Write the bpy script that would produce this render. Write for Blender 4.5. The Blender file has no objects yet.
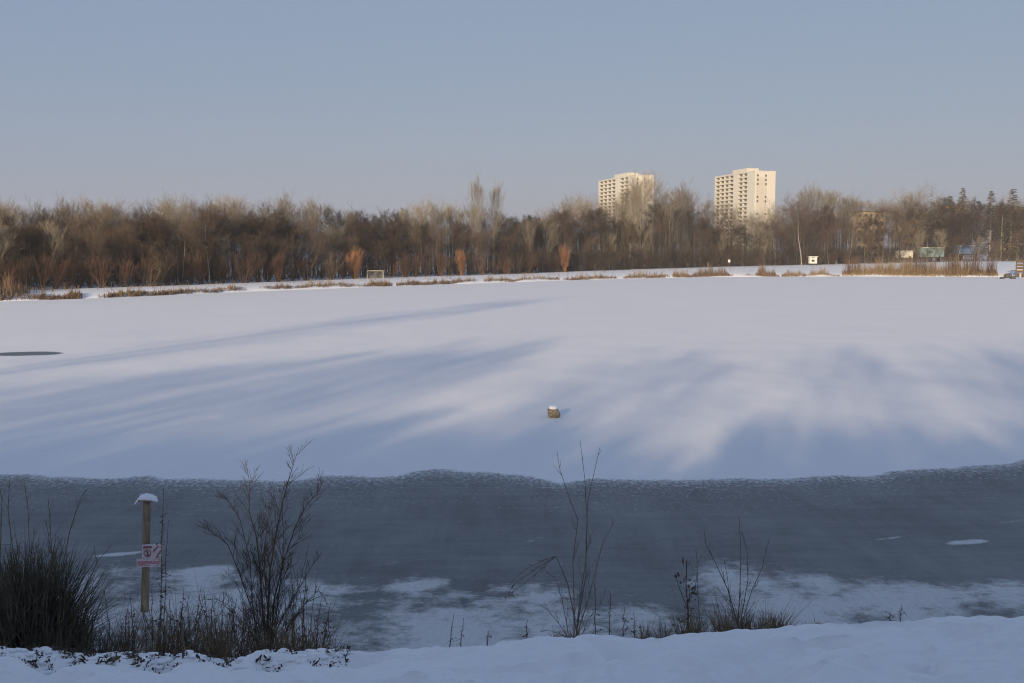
import bpy, math, random
import numpy as np
from mathutils import Vector, Matrix

random.seed(7)
W, HH, F = 1024, 683, 995.0
CAMZ = 6.0
TH = math.atan((341.5-256.0)/F)
CT, ST = math.cos(TH), math.sin(TH)
col = bpy.context.scene.collection

# ------------------------------------------------------------------ measuring helpers
def ray(px, py):
    u = (px-512.0)/F; v = (341.5-py)/F
    return (u, CT+v*ST, -ST+v*CT)
def pt(px, py, Y):
    d = ray(px, py); k = Y/d[1]
    return (d[0]*k, Y, CAMZ+d[2]*k)
def gr(px, py, z=0.0):
    d = ray(px, py); k = (z-CAMZ)/d[2]
    return (d[0]*k, d[1]*k, z)
def proj(x, y, z):
    dz = z-CAMZ
    w = y*CT-dz*ST; v = y*ST+dz*CT
    return 512+F*x/w, 341.5-F*v/w
def interp(x, pts):
    return float(np.interp(x, [p[0] for p in pts], [p[1] for p in pts]))

# ------------------------------------------------------------------ noise
def vnoise(x, y, seed=0):
    x = np.asarray(x, dtype=np.float64); y = np.asarray(y, dtype=np.float64)
    xi = np.floor(x).astype(np.int64); yi = np.floor(y).astype(np.int64)
    fx = x-xi; fy = y-yi
    fx = fx*fx*(3-2*fx); fy = fy*fy*(3-2*fy)
    def h(a, b):
        n = (a*374761393+b*668265263+seed*1442695041) & 0xffffffff
        n = ((n ^ (n >> 13))*1274126177) & 0xffffffff
        n = n ^ (n >> 16)
        return (n & 0xffff)/65535.0
    return (h(xi, yi)*(1-fx)+h(xi+1, yi)*fx)*(1-fy)+(h(xi, yi+1)*(1-fx)+h(xi+1, yi+1)*fx)*fy
def fbm(x, y, seed=0, oct=4):
    s = 0; a = .5; t = 0
    for o in range(oct):
        s = s+a*vnoise(x*2**o, y*2**o, seed+o*17); t += a; a *= .5
    return s/t*2-1

# ------------------------------------------------------------------ mesh helpers
class MB:
    def __init__(s): s.v = []; s.f = []
    def box(s, c, size, rz=0, skew=None):
        cx, cy, cz = c; hx, hy, hz = size[0]/2, size[1]/2, size[2]/2
        n = len(s.v); ca, sa = math.cos(rz), math.sin(rz)
        for dz in (-hz, hz):
            for dx, dy in ((-hx, -hy), (hx, -hy), (hx, hy), (-hx, hy)):
                s.v.append((cx+dx*ca-dy*sa, cy+dx*sa+dy*ca, cz+dz))
        for f in ((0, 3, 2, 1), (4, 5, 6, 7), (0, 1, 5, 4), (1, 2, 6, 5), (2, 3, 7, 6), (3, 0, 4, 7)):
            s.f.append(tuple(n+i for i in f))
        return s
    def seg(s, a, b, ra, rb, n=3, cap=False):
        ax, ay, az = a; bx, by, bz = b
        dx, dy, dz = bx-ax, by-ay, bz-az
        L = math.sqrt(dx*dx+dy*dy+dz*dz) or 1e-6
        dx /= L; dy /= L; dz /= L
        if abs(dz) < .9: ux, uy, uz = dy, -dx, 0.0
        else: ux, uy, uz = 0.0, dz, -dy
        l = math.sqrt(ux*ux+uy*uy+uz*uz); ux /= l; uy /= l; uz /= l
        wx, wy, wz = dy*uz-dz*uy, dz*ux-dx*uz, dx*uy-dy*ux
        k = len(s.v)
        for (px, py, pz, r) in ((ax, ay, az, ra), (bx, by, bz, rb)):
            for i in range(n):
                t = 2*math.pi*i/n; c = math.cos(t)*r; q = math.sin(t)*r
                s.v.append((px+ux*c+wx*q, py+uy*c+wy*q, pz+uz*c+wz*q))
        for i in range(n):
            j = (i+1) % n
            s.f.append((k+i, k+j, k+n+j, k+n+i))
        if cap:
            s.f.append(tuple(k+i for i in reversed(range(n)))); s.f.append(tuple(k+n+i for i in range(n)))
        return s
    def tube(s, pts, rads, n=5, cap=True):
        for i in range(len(pts)-1):
            s.seg(pts[i], pts[i+1], rads[i], rads[i+1], n, cap and i in (0, len(pts)-2))
        return s
    def tri(s, a, b, c):
        k = len(s.v); s.v += [a, b, c]; s.f.append((k, k+1, k+2)); return s
    def blade(s, p, q, w):
        dx, dy = random.uniform(-1, 1), random.uniform(-.4, .4)
        l = math.hypot(dx, dy) or 1
        dx *= w/l/2; dy *= w/l/2
        return s.tri((p[0]-dx, p[1]-dy, p[2]), (p[0]+dx, p[1]+dy, p[2]), q)
    def leaf(s, p, r):
        d = [random.gauss(0, 1) for _ in range(3)]; e = [random.gauss(0, 1) for _ in range(3)]
        k = len(s.v)
        for a, b in ((1, 0), (0, .5), (-1, 0), (0, -.5)):
            s.v.append(tuple(p[i]+r*(d[i]*a*.6+e[i]*b*.6) for i in range(3)))
        s.f.append((k, k+1, k+2, k+3)); return s
    def mesh(s, name):
        m = bpy.data.meshes.new(name)
        v = np.array(s.v, dtype=np.float32)
        m.vertices.add(len(v)); m.vertices.foreach_set('co', v.ravel())
        ls = np.fromiter((len(f) for f in s.f), dtype=np.int32, count=len(s.f))
        st = np.concatenate(([0], np.cumsum(ls)[:-1])).astype(np.int32)
        fl = np.fromiter((i for f in s.f for i in f), dtype=np.int32, count=int(ls.sum()))
        m.loops.add(len(fl)); m.loops.foreach_set('vertex_index', fl)
        m.polygons.add(len(ls)); m.polygons.foreach_set('loop_start', st)
        try: m.polygons.foreach_set('loop_total', ls)
        except Exception: pass
        m.update(calc_edges=True)
        return m
    def build(s, name, mat, parent=None, smooth=False):
        m = s.mesh(name); m.materials.append(mat)
        m.polygons.foreach_set('use_smooth', [bool(smooth)]*len(m.polygons))
        o = bpy.data.objects.new(name, m); col.objects.link(o)
        if parent: o.parent = parent
        return o
def tag(o, label=None, cat=None, group=None, kind=None):
    if label: o['label'] = label
    if cat: o['category'] = cat
    if group: o['group'] = group
    if kind: o['kind'] = kind
    return o
def empty(name, loc, rz=0):
    o = bpy.data.objects.new(name, None); col.objects.link(o)
    o.location = loc; o.rotation_euler = (0, 0, rz); o.empty_display_size = .3
    return o
def copy_tree(o, parent=None):
    c = o.copy(); col.objects.link(c)
    if parent: c.parent = parent
    for ch in list(o.children): copy_tree(ch, c)
    return c
def grid_mesh(name, X, Y, Z, mat, smooth=True):
    ny, nx = X.shape
    m = bpy.data.meshes.new(name)
    v = np.stack([X, Y, Z], -1).reshape(-1, 3).astype(np.float32)
    idx = np.arange(nx*ny).reshape(ny, nx)
    q = np.stack([idx[:-1, :-1], idx[:-1, 1:], idx[1:, 1:], idx[1:, :-1]], -1).reshape(-1, 4)
    m.vertices.add(len(v)); m.vertices.foreach_set('co', v.ravel())
    m.loops.add(q.size); m.loops.foreach_set('vertex_index', q.ravel().astype(np.int32))
    m.polygons.add(len(q)); m.polygons.foreach_set('loop_start', (np.arange(len(q))*4).astype(np.int32))
    try: m.polygons.foreach_set('loop_total', np.full(len(q), 4, dtype=np.int32))
    except Exception: pass
    m.update(calc_edges=True)
    if smooth: m.polygons.foreach_set('use_smooth', [True]*len(q))
    m.materials.append(mat)
    o = bpy.data.objects.new(name, m); col.objects.link(o)
    return o
def attr(o, name, arr):
    a = o.data.attributes.new(name, 'FLOAT', 'POINT')
    a.data.foreach_set('value', arr.astype(np.float32).ravel())

# ------------------------------------------------------------------ materials
def newmat(name):
    m = bpy.data.materials.new(name); m.use_nodes = True
    nt = m.node_tree; b = nt.nodes['Principled BSDF']
    return m, nt, b
def N(nt, t, **k):
    n = nt.nodes.new(t)
    for a, v in k.items(): setattr(n, a, v)
    return n
def noise(nt, scale, detail=4, rough=.55, sc=(1, 1, 1), coord='Object'):
    tc = N(nt, 'ShaderNodeTexCoord'); mp = N(nt, 'ShaderNodeMapping'); n = N(nt, 'ShaderNodeTexNoise')
    mp.inputs['Scale'].default_value = sc
    n.inputs['Scale'].default_value = scale; n.inputs['Detail'].default_value = detail; n.inputs['Roughness'].default_value = rough
    nt.links.new(tc.outputs[coord], mp.inputs[0]); nt.links.new(mp.outputs[0], n.inputs['Vector'])
    return n.outputs['Fac']
def math_(nt, op, a, b=None, c=None, clamp=False):
    n = N(nt, 'ShaderNodeMath', operation=op); n.use_clamp = clamp
    for i, x in enumerate((a, b, c)):
        if x is None: continue
        if isinstance(x, (int, float)): n.inputs[i].default_value = x
        else: nt.links.new(x, n.inputs[i])
    return n.outputs[0]
def mix(nt, f, a, b):
    n = N(nt, 'ShaderNodeMix', data_type='RGBA')
    def s(i, x):
        if isinstance(x, tuple): n.inputs[i].default_value = (*x, 1)
        elif isinstance(x, (int, float)): n.inputs[i].default_value = x
        else: nt.links.new(x, n.inputs[i])
    s(0, f); s(6, a); s(7, b)
    return n.outputs[2]
def bump(nt, b, h, strength, dist=.02):
    n = N(nt, 'ShaderNodeBump'); n.inputs['Strength'].default_value = strength; n.inputs['Distance'].default_value = dist
    nt.links.new(h, n.inputs['Height']); nt.links.new(n.outputs[0], b.inputs['Normal'])
def mat2(name, c1, c2, scale=3, rough=.8, sc=(1, 1, 1), bmp=0, vary=False, detail=4, dist=.02):
    m, nt, b = newmat(name)
    f = noise(nt, scale, detail, .6, sc)
    ramp = N(nt, 'ShaderNodeMapRange'); ramp.inputs[1].default_value = .35; ramp.inputs[2].default_value = .65
    nt.links.new(f, ramp.inputs[0])
    fac = ramp.outputs[0]
    if vary:
        oi = N(nt, 'ShaderNodeObjectInfo')
        fac = math_(nt, 'ADD', math_(nt, 'MULTIPLY', fac, .35), math_(nt, 'MULTIPLY', oi.outputs['Random'], .65))
    nt.links.new(mix(nt, fac, c1, c2), b.inputs['Base Color'])
    b.inputs['Roughness'].default_value = rough
    b.inputs['Specular IOR Level'].default_value = .25
    if bmp: bump(nt, b, f, bmp, dist)
    return m

def snow_mat(name, dirt=False, bs=.4):
    m, nt, b = newmat(name)
    big = noise(nt, .35, 3); fine = noise(nt, 14, 6, .65)
    c = mix(nt, big, (.80, .81, .83), (.88, .885, .895))
    nt.links.new(c, b.inputs['Base Color'])
    b.inputs['Roughness'].default_value = .65; b.inputs['Specular IOR Level'].default_value = .2
    bump(nt, b, fine, bs, .03)
    return m
M = {}
M['snow'] = snow_mat('snow')
M['twig_pale'] = mat2('twig_pale', (.12, .10, .078), (.29, .25, .19), .3, vary=True)
M['twig_dark'] = mat2('twig_dark', (.034, .024, .018), (.075, .050, .034), .3, vary=True)
M['twig_brown'] = mat2('twig_brown', (.060, .042, .030), (.15, .106, .072), .3, vary=True)
M['twig_red'] = mat2('twig_red', (.14, .072, .046), (.068, .048, .035), .3, vary=True)
M['twig_orange'] = mat2('twig_orange', (.30, .15, .075), (.20, .115, .07), .3)
M['bark'] = mat2('bark', (.08, .065, .05), (.32, .28, .21), 6, sc=(1, 1, .25), bmp=.5, vary=True)
M['bark_pale'] = mat2('bark_pale', (.20, .175, .13), (.33, .30, .24), 4, sc=(1, 1, .5), bmp=.3)
M['conifer'] = mat2('conifer', (.035, .042, .025), (.085, .065, .040), .6, vary=True)
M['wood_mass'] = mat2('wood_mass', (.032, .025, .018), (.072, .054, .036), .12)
M['reed'] = mat2('reed', (.28, .20, .105), (.13, .09, .055), 1.2)
M['reed_red'] = mat2('reed_red', (.19, .125, .080), (.10, .07, .05), 1.2)
M['stem_dark'] = mat2('stem_dark', (.045, .035, .03), (.085, .065, .05), 8)
M['stem_brown'] = mat2('stem_brown', (.085, .062, .045), (.15, .11, .08), 8)
M['stem_grey'] = mat2('stem_grey', (.10, .085, .07), (.19, .15, .12), 8)
M['broom'] = mat2('broom', (.035, .036, .024), (.13, .11, .075), 14)
M['grass_dry'] = mat2('grass_dry', (.24, .17, .10), (.07, .055, .035), 12)
M['dead_leaf'] = mat2('dead_leaf', (.05, .032, .022), (.12, .07, .045), 20)
M['litter'] = mat2('litter', (.045, .033, .025), (.11, .085, .06), 12)
M['post'] = mat2('post', (.16, .12, .075), (.30, .23, .15), 9, sc=(1, 1, .15), bmp=.5)
M['rock'] = mat2('rock', (.16, .13, .09), (.38, .31, .20), 7, bmp=.5)
M['rock_dark'] = mat2('rock_dark', (.05, .045, .04), (.11, .10, .09), 2, bmp=.5)
M['plate'] = mat2('plate', (.46, .36, .36), (.66, .58, .57), 22)
M['red'] = mat2('red', (.42, .13, .17), (.50, .26, .29), 90)
M['dkred'] = mat2('dkred', (.22, .08, .10), (.32, .13, .15), 40)
M['render'] = mat2('render', (.52, .495, .435), (.54, .515, .455), .05)
M['panel'] = mat2('panel', (.50, .47, .40), (.55, .52, .45), .7)
M['grey_panel'] = mat2('grey_panel', (.45, .41, .35), (.47, .43, .37), .1)
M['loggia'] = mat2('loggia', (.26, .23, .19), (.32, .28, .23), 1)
M['ochre'] = mat2('ochre', (.58, .44, .27), (.66, .52, .33), .6)
M['orange_wall'] = mat2('orange_wall', (.60, .30, .15), (.66, .36, .19), .6)
M['roof'] = mat2('roof', (.10, .08, .07), (.15, .12, .10), 1)
M['white_paint'] = mat2('white_paint', (.52, .50, .46), (.66, .64, .60), 2)
M['teal'] = mat2('teal', (.13, .19, .20), (.16, .23, .24), 1)
M['blue'] = mat2('blue', (.07, .12, .24), (.09, .16, .30), 1)
M['metal'] = mat2('metal', (.35, .35, .34), (.45, .45, .43), 5, rough=.5)
M['goal_paint'] = mat2('goal_paint', (.30, .29, .23), (.36, .34, .28), 5)
M['plank'] = mat2('plank', (.075, .056, .042), (.15, .105, .072), 3, sc=(.3, 1, 3), bmp=.4)
M['dark'] = mat2('dark', (.03, .03, .03), (.05, .045, .04), 3)
m, nt, b = newmat('glass'); b.inputs['Base Color'].default_value = (.06, .065, .07, 1); b.inputs['Roughness'].default_value = .12
f = noise(nt, .4, 2); nt.links.new(mix(nt, f, (.04, .045, .05), (.12, .115, .10)), b.inputs['Base Color']); M['glass'] = m

# ------------------------------------------------------------------ lake
EDGE = [(-200, 478), (0, 476), (100, 479), (250, 479), (340, 478), (400, 476), (425, 472), (450, 470.5), (500, 474), (560, 480), (640, 482), (760, 480.5),
        (830, 477), (870, 475), (900, 472), (960, 467), (1024, 464), (1200, 455)]
NEAR = [(-200, 590), (0, 585), (80, 580), (100, 576), (190, 570), (230, 568), (250, 570), (330, 578), (380, 588), (410, 578), (440, 582), (500, 592),
        (560, 592), (640, 594), (680, 584), (700, 568), (760, 565), (820, 572), (850, 586), (900, 582), (960, 584), (1000, 576), (1100, 574)]
M_ice, nt, b = newmat('ice_and_snow')
af = N(nt, 'ShaderNodeAttribute', attribute_name='snow_far').outputs['Fac']
an = N(nt, 'ShaderNodeAttribute', attribute_name='snow_glint_near').outputs['Fac']
n1 = noise(nt, 9.0, 8, .85, (1, .5, 1)); n2 = noise(nt, .55, 6, .62, (1, .8, 1)); n3 = noise(nt, 5.0, 9, .85, (.6, .9, 1))
far = math_(nt, 'MULTIPLY_ADD', math_(nt, 'SUBTRACT', n1, .5), 2.6, af)
far = math_(nt, 'MULTIPLY_ADD', math_(nt, 'SUBTRACT', far, .5), 1.9, .5, clamp=True)
near = math_(nt, 'MULTIPLY_ADD', math_(nt, 'SUBTRACT', n2, .5), 3.0, an)
near = math_(nt, 'MULTIPLY_ADD', math_(nt, 'SUBTRACT', n3, .5), 2.2, near)
near = math_(nt, 'MULTIPLY_ADD', math_(nt, 'SUBTRACT', near, .5), 1.9, .46, clamp=True)
mask = math_(nt, 'MAXIMUM', far, math_(nt, 'MULTIPLY', near, math_(nt, 'MULTIPLY_ADD', n1, .7, .28)))
n4 = noise(nt, .35, 6, .65, (1, .7, 1)); n6 = noise(nt, 1.6, 7, .75, (.25, 1.6, 1)); n7 = noise(nt, .8, 6, .7, (2.2, .3, 1)); n5 = noise(nt, 26, 3, .7, (1, .6, 1))
icf = math_(nt, 'MULTIPLY_ADD', math_(nt, 'SUBTRACT', n4, .5), 1.3, .5)
icf = math_(nt, 'MULTIPLY_ADD', math_(nt, 'SUBTRACT', n6, .5), 1.1, icf)
icf = math_(nt, 'MULTIPLY_ADD', math_(nt, 'SUBTRACT', n7, .5), .8, icf)
icf = math_(nt, 'MULTIPLY_ADD', math_(nt, 'SUBTRACT', n5, .5), .6, icf, clamp=True)
icec = mix(nt, icf, (.030, .041, .049), (.185, .20, .21))
snowc = mix(nt, math_(nt, 'MULTIPLY_ADD', noise(nt, .12, 3), .5, math_(nt, 'MULTIPLY', noise(nt, 1.1, 6, .7, (1, .35, 1)), .5)), (.77, .765, .78), (.91, .905, .91))
trk = N(nt, 'ShaderNodeAttribute', attribute_name='track').outputs['Fac']
nt.links.new(mix(nt, mask, icec, snowc), b.inputs['Base Color'])
nt.links.new(math_(nt, 'MULTIPLY_ADD', mask, .25, .42), b.inputs['Roughness'])
b.inputs['Specular IOR Level'].default_value = .3
drift = noise(nt, .9, 6, .6, (1, .3, 1))
bump(nt, b, math_(nt, 'ADD', math_(nt, 'MULTIPLY', mask, math_(nt, 'MULTIPLY_ADD', drift, 2.4, math_(nt, 'MULTIPLY_ADD', trk, -3.0, 1.0))), math_(nt, 'MULTIPLY', n5, .25)), .3, .03)
M['ice'] = M_ice

xs = np.unique(np.concatenate([-np.geomspace(36, 1500, 26), np.arange(-36, 36.01, .2), np.geomspace(36, 1500, 26)]))
ys = np.unique(np.concatenate([[-120, -60, -20, 0, 6, 10], np.arange(12, 34, .13), np.arange(34, 80, .4), np.geomspace(80, 520, 24)]))
X, Y = np.meshgrid(xs, ys)
w = Y*CT+CAMZ*ST
PX = 512+F*X/np.maximum(w, .5); PY = 341.5-F*(Y*ST-CAMZ*CT)/np.maximum(w, .5)
PXc = np.clip(PX, -200, 1200)
e = np.interp(PXc, *zip(*EDGE)); nn = np.interp(PXc, *zip(*NEAR))
e = e + 4.5*fbm(X*.8, Y*0+3, 5, 5)
sf = .5+(e-PY)/16.0
sf = np.where(PY < e, .5+(e-PY)/3.5, .10+.42*np.exp(-(PY-e)/7.5)-.0*PY)
sf = np.where(PY > e+34, 0.0, sf)
sf = np.clip(sf, 0, 3)
# frozen-over hole far left
hc = gr(26, 353.5)
d = np.sqrt(((X-hc[0])/2.5)**2+((Y-hc[1])/1.6)**2)
sf = np.where(d < 1.4, np.minimum(sf, np.clip((d-.75)*2.2, 0, 1)*2), sf)
sf = np.where(Y < 14, 1.5, sf); sf = np.where(np.abs(X) > 60, 2, sf)
k = PY-nn+8*fbm(X*.7, Y*.5, 9, 4)
sn = np.clip(.25+k/26.0, -.75, .66)
def streak(px0, py0, px1, py1, th, amp):
    t = np.clip((PX-px0)/(px1-px0), 0, 1)
    yy = py0+(py1-py0)*t
    inside = np.exp(-(((PX-(px0+px1)/2)/((px1-px0)/1.9))**4))
    return amp*np.exp(-((PY-yy)/th)**2)*inside
for s in ((60, 560, 210, 545, 1.6, 1.0), (450, 566, 575, 527, 1.8, 1.15), (375, 565, 460, 555, 2.2, .8), (872, 540, 925, 534, 1.8, 1.6), (945, 543, 990, 541, 3.2, 2.1),  # third streak paints bright reflection spots on the ice, the others are snow
          (185, 573, 235, 568, 4.5, 1.1), (975, 526, 1040, 518, 2, 1.1), (380, 588, 470, 578, 5, .5), (470, 602, 560, 595, 3, .5), (440, 545, 520, 535, 1.5, .8), (90, 556, 130, 553, 1.5, .9)):
    sn = sn+streak(*s)
sn = sn-streak(330, 598, 400, 594, 4, .5)-streak(435, 606, 525, 597, 5, .6)-streak(230, 586, 300, 590, 4, .35)-streak(560, 606, 690, 600, 5, .3)
sn = np.where(PY < 500, -.75, sn); sn = np.where(Y < 14.2, .9, sn)
Z = np.zeros_like(X)
# faint crossing track pressed into the snow
tr = np.zeros_like(X)
t = np.clip((PX-0)/210.0, 0, 1); ty = 464+(418-464)*t**.85
tr = np.exp(-((PY-ty)/1.3)**2)*(PX < 215)*(Y > 20)
Z = Z+.05*fbm(X*.25, Y*.18, 21, 4)*np.clip((Y-29)/8, 0, 1)*np.clip((260-Y)/100, 0, 1)-.05*tr
lake = grid_mesh('lake', X, Y, Z, M['ice'])
attr(lake, 'snow_far', sf); attr(lake, 'snow_glint_near', np.clip(sn, -.75, 1.5)); attr(lake, 'track', tr)
tag(lake, 'frozen lake, snowy beyond a band of dark bare ice', kind='structure')

# ------------------------------------------------------------------ near bank
SIL = [(-400, 645), (0, 648), (60, 652), (130, 656), (270, 652), (400, 650), (480, 644), (540, 636), (580, 634), (640, 637), (700, 632), (800, 626), (900, 619.5), (1024, 615), (1400, 606)]
xs = np.unique(np.concatenate([-np.geomspace(6.5, 900, 40), np.arange(-6.5, 6.51, .035), np.geomspace(6.5, 900, 40)]))
ys = np.unique(np.concatenate([-np.geomspace(2, 900, 40), np.arange(-2, 4.2, .25), np.arange(4.2, 7.2, .03), np.arange(7.2, 18, .14)]))
YE = 6.2
def bank_z(X, Y, detail=True):
    X = np.asarray(X, float); Y = np.asarray(Y, float)
    px = np.clip(512+F*X/(YE*1.03), -400, 1400)
    s = np.interp(px, *zip(*SIL))
    v = (341.5-s)/F
    dz = (-ST+v*CT)/(CT+v*ST)
    ze = CAMZ+dz*YE
    z0 = 4.36
    t = np.clip((Y-1.5)/(YE-1.5), 0, 1)
    z = z0+(ze-z0)*t**1.15
    bey = np.maximum(Y-YE, 0)
    z = z-(.40*bey+.055*bey*bey)
    z = np.maximum(z, -.5)
    if detail:
        cr_ = np.clip(np.abs(Y-YE-.1)/.8, .25, 1)
        lum = .04*fbm(X*1.6, Y*1.6, 3, 3)*cr_+.075*fbm(X*4.2, Y*6, 8, 4)*np.clip(cr_, .45, 1)+.02*fbm(X*14, Y*16, 12, 3)-.012
        fp = vnoise(X*3.2, Y*4.5, 77); fp = np.clip(fp-.62, 0, 1)*.5
        z = z+(lum-fp)*np.clip(1.2-bey*.05, .4, 1)*(Y > 2)
        pass
    return z
X, Y = np.meshgrid(xs, ys)
Z = bank_z(X, Y)
back = np.clip((-Y-5)/60, 0, 1)
Z = Z+back*1.5+.25*fbm(X*.08, Y*.08, 31, 3)*np.clip((-Y-4)/10, 0, 1)
bank = grid_mesh('snowy_bank', X, Y, Z, M['snow'])
tag(bank, 'snow-covered bank in the foreground', kind='structure')
def bz(x, y): return float(bank_z(np.array([x]), np.array([y]))[0])

# ------------------------------------------------------------------ far land
SP = [(-200, 308), (0, 301.5), (100, 298), (250, 291.5), (410, 285.5), (560, 280.5), (640, 278.3), (720, 276.8), (850, 276.3), (1000, 277), (1024, 277.2)]
shore = [gr(a, b) for a, b in SP]
SX = [-1700, -400, -200, -110]+[p[0] for p in shore]+[260, 500, 1700]
SY = [-200, -60, 40, 95]+[p[1] for p in shore]+[276, 250, 200]
def shoreY(x): return np.interp(x, SX, SY)
ZP = [(-400, 1.1), (-60, 1.05), (0, 1.15), (30, 1.5), (60, 2.0), (120, 2.8), (180, 3.7), (260, 4.2), (900, 4.5)]
def land_z(x, t):
    zp = np.interp(x, *zip(*ZP))
    L = np.interp(x, [-60, 0, 60, 120], [4, 7, 14, 32])
    lip = .5*(1-np.exp(-np.maximum(t, 0)/1.6))
    return .02+lip+(zp-.5)*(1-np.exp(-np.maximum(t, 0)/L))
xs = np.unique(np.concatenate([-np.geomspace(110, 1500, 22), np.arange(-110, 260, 1.0), np.geomspace(260, 1500, 22)]))
ts = np.array([-3, -.6, 0, .4, .8, 1.3, 2, 3, 4.5, 6, 8, 10, 13, 17, 22, 28, 36, 46, 60, 80, 110, 150, 220, 330, 500, 900, 1400])
X, T = np.meshgrid(xs, ts)
jag = 1.6*fbm(X*.12, T*0, 4, 4)
Y = shoreY(X)+T+jag
Z = land_z(X, T)+.12*fbm(X*.25, T*.25, 6, 4)*np.clip(T/3, 0, 1)
Z = np.where(T < 0, -.25, Z)
land = grid_mesh('far_bank', X, Y, Z, M['snow'])
tag(land, 'snowy far shore and meadow under the wood', kind='structure')
def shore_pt(px, t):
    """point t metres behind the shore along image column px"""
    u = (px-512)/F
    y = 250.0
    for _ in range(25):
        x = u*(y*CT+CAMZ*ST*.7)/1.0
        y = .5*y+.5*(float(shoreY(x))+t)
    return x, y, float(land_z(x, t))
WT = [(-200, 14), (0, 13), (100, 18), (250, 24), (400, 34), (500, 38), (600, 50), (700, 58), (780, 82), (860, 98), (1024, 130), (1200, 140)]

# ------------------------------------------------------------------ trees
def grow_tree(seed, H, kind):
    """returns trunk, crown MB for a bare tree of height H at the origin"""
    rnd = random.Random(seed)
    tr, cr = MB(), MB()
    P = dict(
        poplar=dict(ang=(24, 46), limbs=26, start=.25, lr=.36, top=.86, br=7, tw=7, up=.26, tw_r=.012),
        round=dict(ang=(34, 62), limbs=24, start=.28, lr=.42, top=.76, br=8, tw=7, up=.16, tw_r=.012),
        alder=dict(ang=(40, 75), limbs=30, start=.15, lr=.33, top=.88, br=8, tw=7, up=.12, tw_r=.013),
        birch=dict(ang=(30, 55), limbs=24, start=.25, lr=.40, top=.85, br=7, tw=7, up=.08, tw_r=.012),
        shade=dict(ang=(34, 62), limbs=22, start=.2, lr=.42, top=.78, br=7, tw=5, up=.15, tw_r=.013))[kind]
    def rot(d, ang):
        d = Vector(d); a = d.orthogonal().normalized(); a.rotate(Matrix.Rotation(rnd.uniform(0, 6.283), 3, d))
        q = d.copy(); q.rotate(Matrix.Rotation(math.radians(ang), 3, a)); return q
    n = 9; p = Vector((0, 0, -.3)); d = Vector((rnd.uniform(-.05, .05), rnd.uniform(-.05, .05), 1)).normalized()
    pts = [p.copy()]; Ht = H*P['top']
    for i in range(n):
        d = (d+Vector((rnd.gauss(0, .05), rnd.gauss(0, .05), .12))).normalized(); p = p+d*(Ht/n); pts.append(p.copy())
    r0 = H*.011
    rads = [r0*(1.25 if i == 0 else 1)*(1-.86*i/n) for i in range(n+1)]
    tr.tube(pts, rads, 6, False)
    def at_trunk(t):
        f = t*n; i = min(int(f), n-1); return pts[i].lerp(pts[i+1], f-i), rads[i]*(1-(f-i))+rads[i+1]*(f-i), (pts[i+1]-pts[i]).normalized()
    def branch(p, d, L, r, lev):
        seg = 3 if lev == 1 else 2
        q = p.copy(); nodes = [(q.copy(), d.copy(), r)]
        for i in range(seg):
            d = (d+Vector((rnd.gauss(0, .13), rnd.gauss(0, .13), rnd.gauss(0, .08)+P['up']*.6))).normalized()
            q2 = q+d*(L/seg); r2 = max(r*(1-.75*(i+1)/seg), P['tw_r']*.5)
            (tr if (lev == 1 and kind != 'alder' and False) else cr).seg(q, q2, nodes[-1][2], r2, 3)
            q = q2; nodes.append((q.copy(), d.copy(), r2))
        cnt = {1: P['br'], 2: P['tw'], 3: 3}.get(lev, 0)
        if lev == 4: return
        for k in range(cnt):
            t = .25+.75*(k+rnd.random())/cnt
            f = t*seg; i = min(int(f), seg-1)
            pp = nodes[i][0].lerp(nodes[i+1][0], f-i)
            nd = rot(nodes[i+1][1], rnd.uniform(*P['ang'])*.9)
            if lev == 3:
                l = rnd.uniform(.35, .8)*H/16; e2 = pp+nd*l
                cr.seg(pp, e2, P['tw_r']*.7, P['tw_r']*.3, 3)
            else:
                branch(pp, nd, L*rnd.uniform(.38, .62)*(1.2-.45*t), max(nodes[i][2]*.5, P['tw_r']), lev+1)
    for k in range(P['limbs']):
        t = P['start']+(1-P['start'])*((k+rnd.random()*.8)/P['limbs'])**.85
        t = min(t, .995)
        p, r, dd = at_trunk(t)
        s = (t-P['start'])/(1-P['start'])
        if kind == 'poplar': sh = .55+.75*math.sin(s*2.4+.3)-.35*s
        elif kind == 'alder': sh = .6+.6*math.sin(s*2.6+.2)-.3*s
        else: sh = .55+.6*math.sin(s*2.7+.2)-.25*s
        L = H*P['lr']*sh*rnd.uniform(.7, 1.2)
        branch(p, rot(dd, rnd.uniform(*P['ang'])), max(L, H*.06), r*.5, 1)
    if kind == 'alder':           # catkins and cones make the crown dense
        vs = cr.v[:]
        for i in range(0, 2600):
            q = vs[rnd.randrange(len(vs)//3, len(vs))]
            q = (q[0]+rnd.gauss(0, .12), q[1]+rnd.gauss(0, .12), q[2]+rnd.gauss(0, .12))
            cr.seg(q, (q[0]+rnd.gauss(0, .05), q[1]+rnd.gauss(0, .05), q[2]-.16), .022, .016, 3)
    return tr, cr
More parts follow.
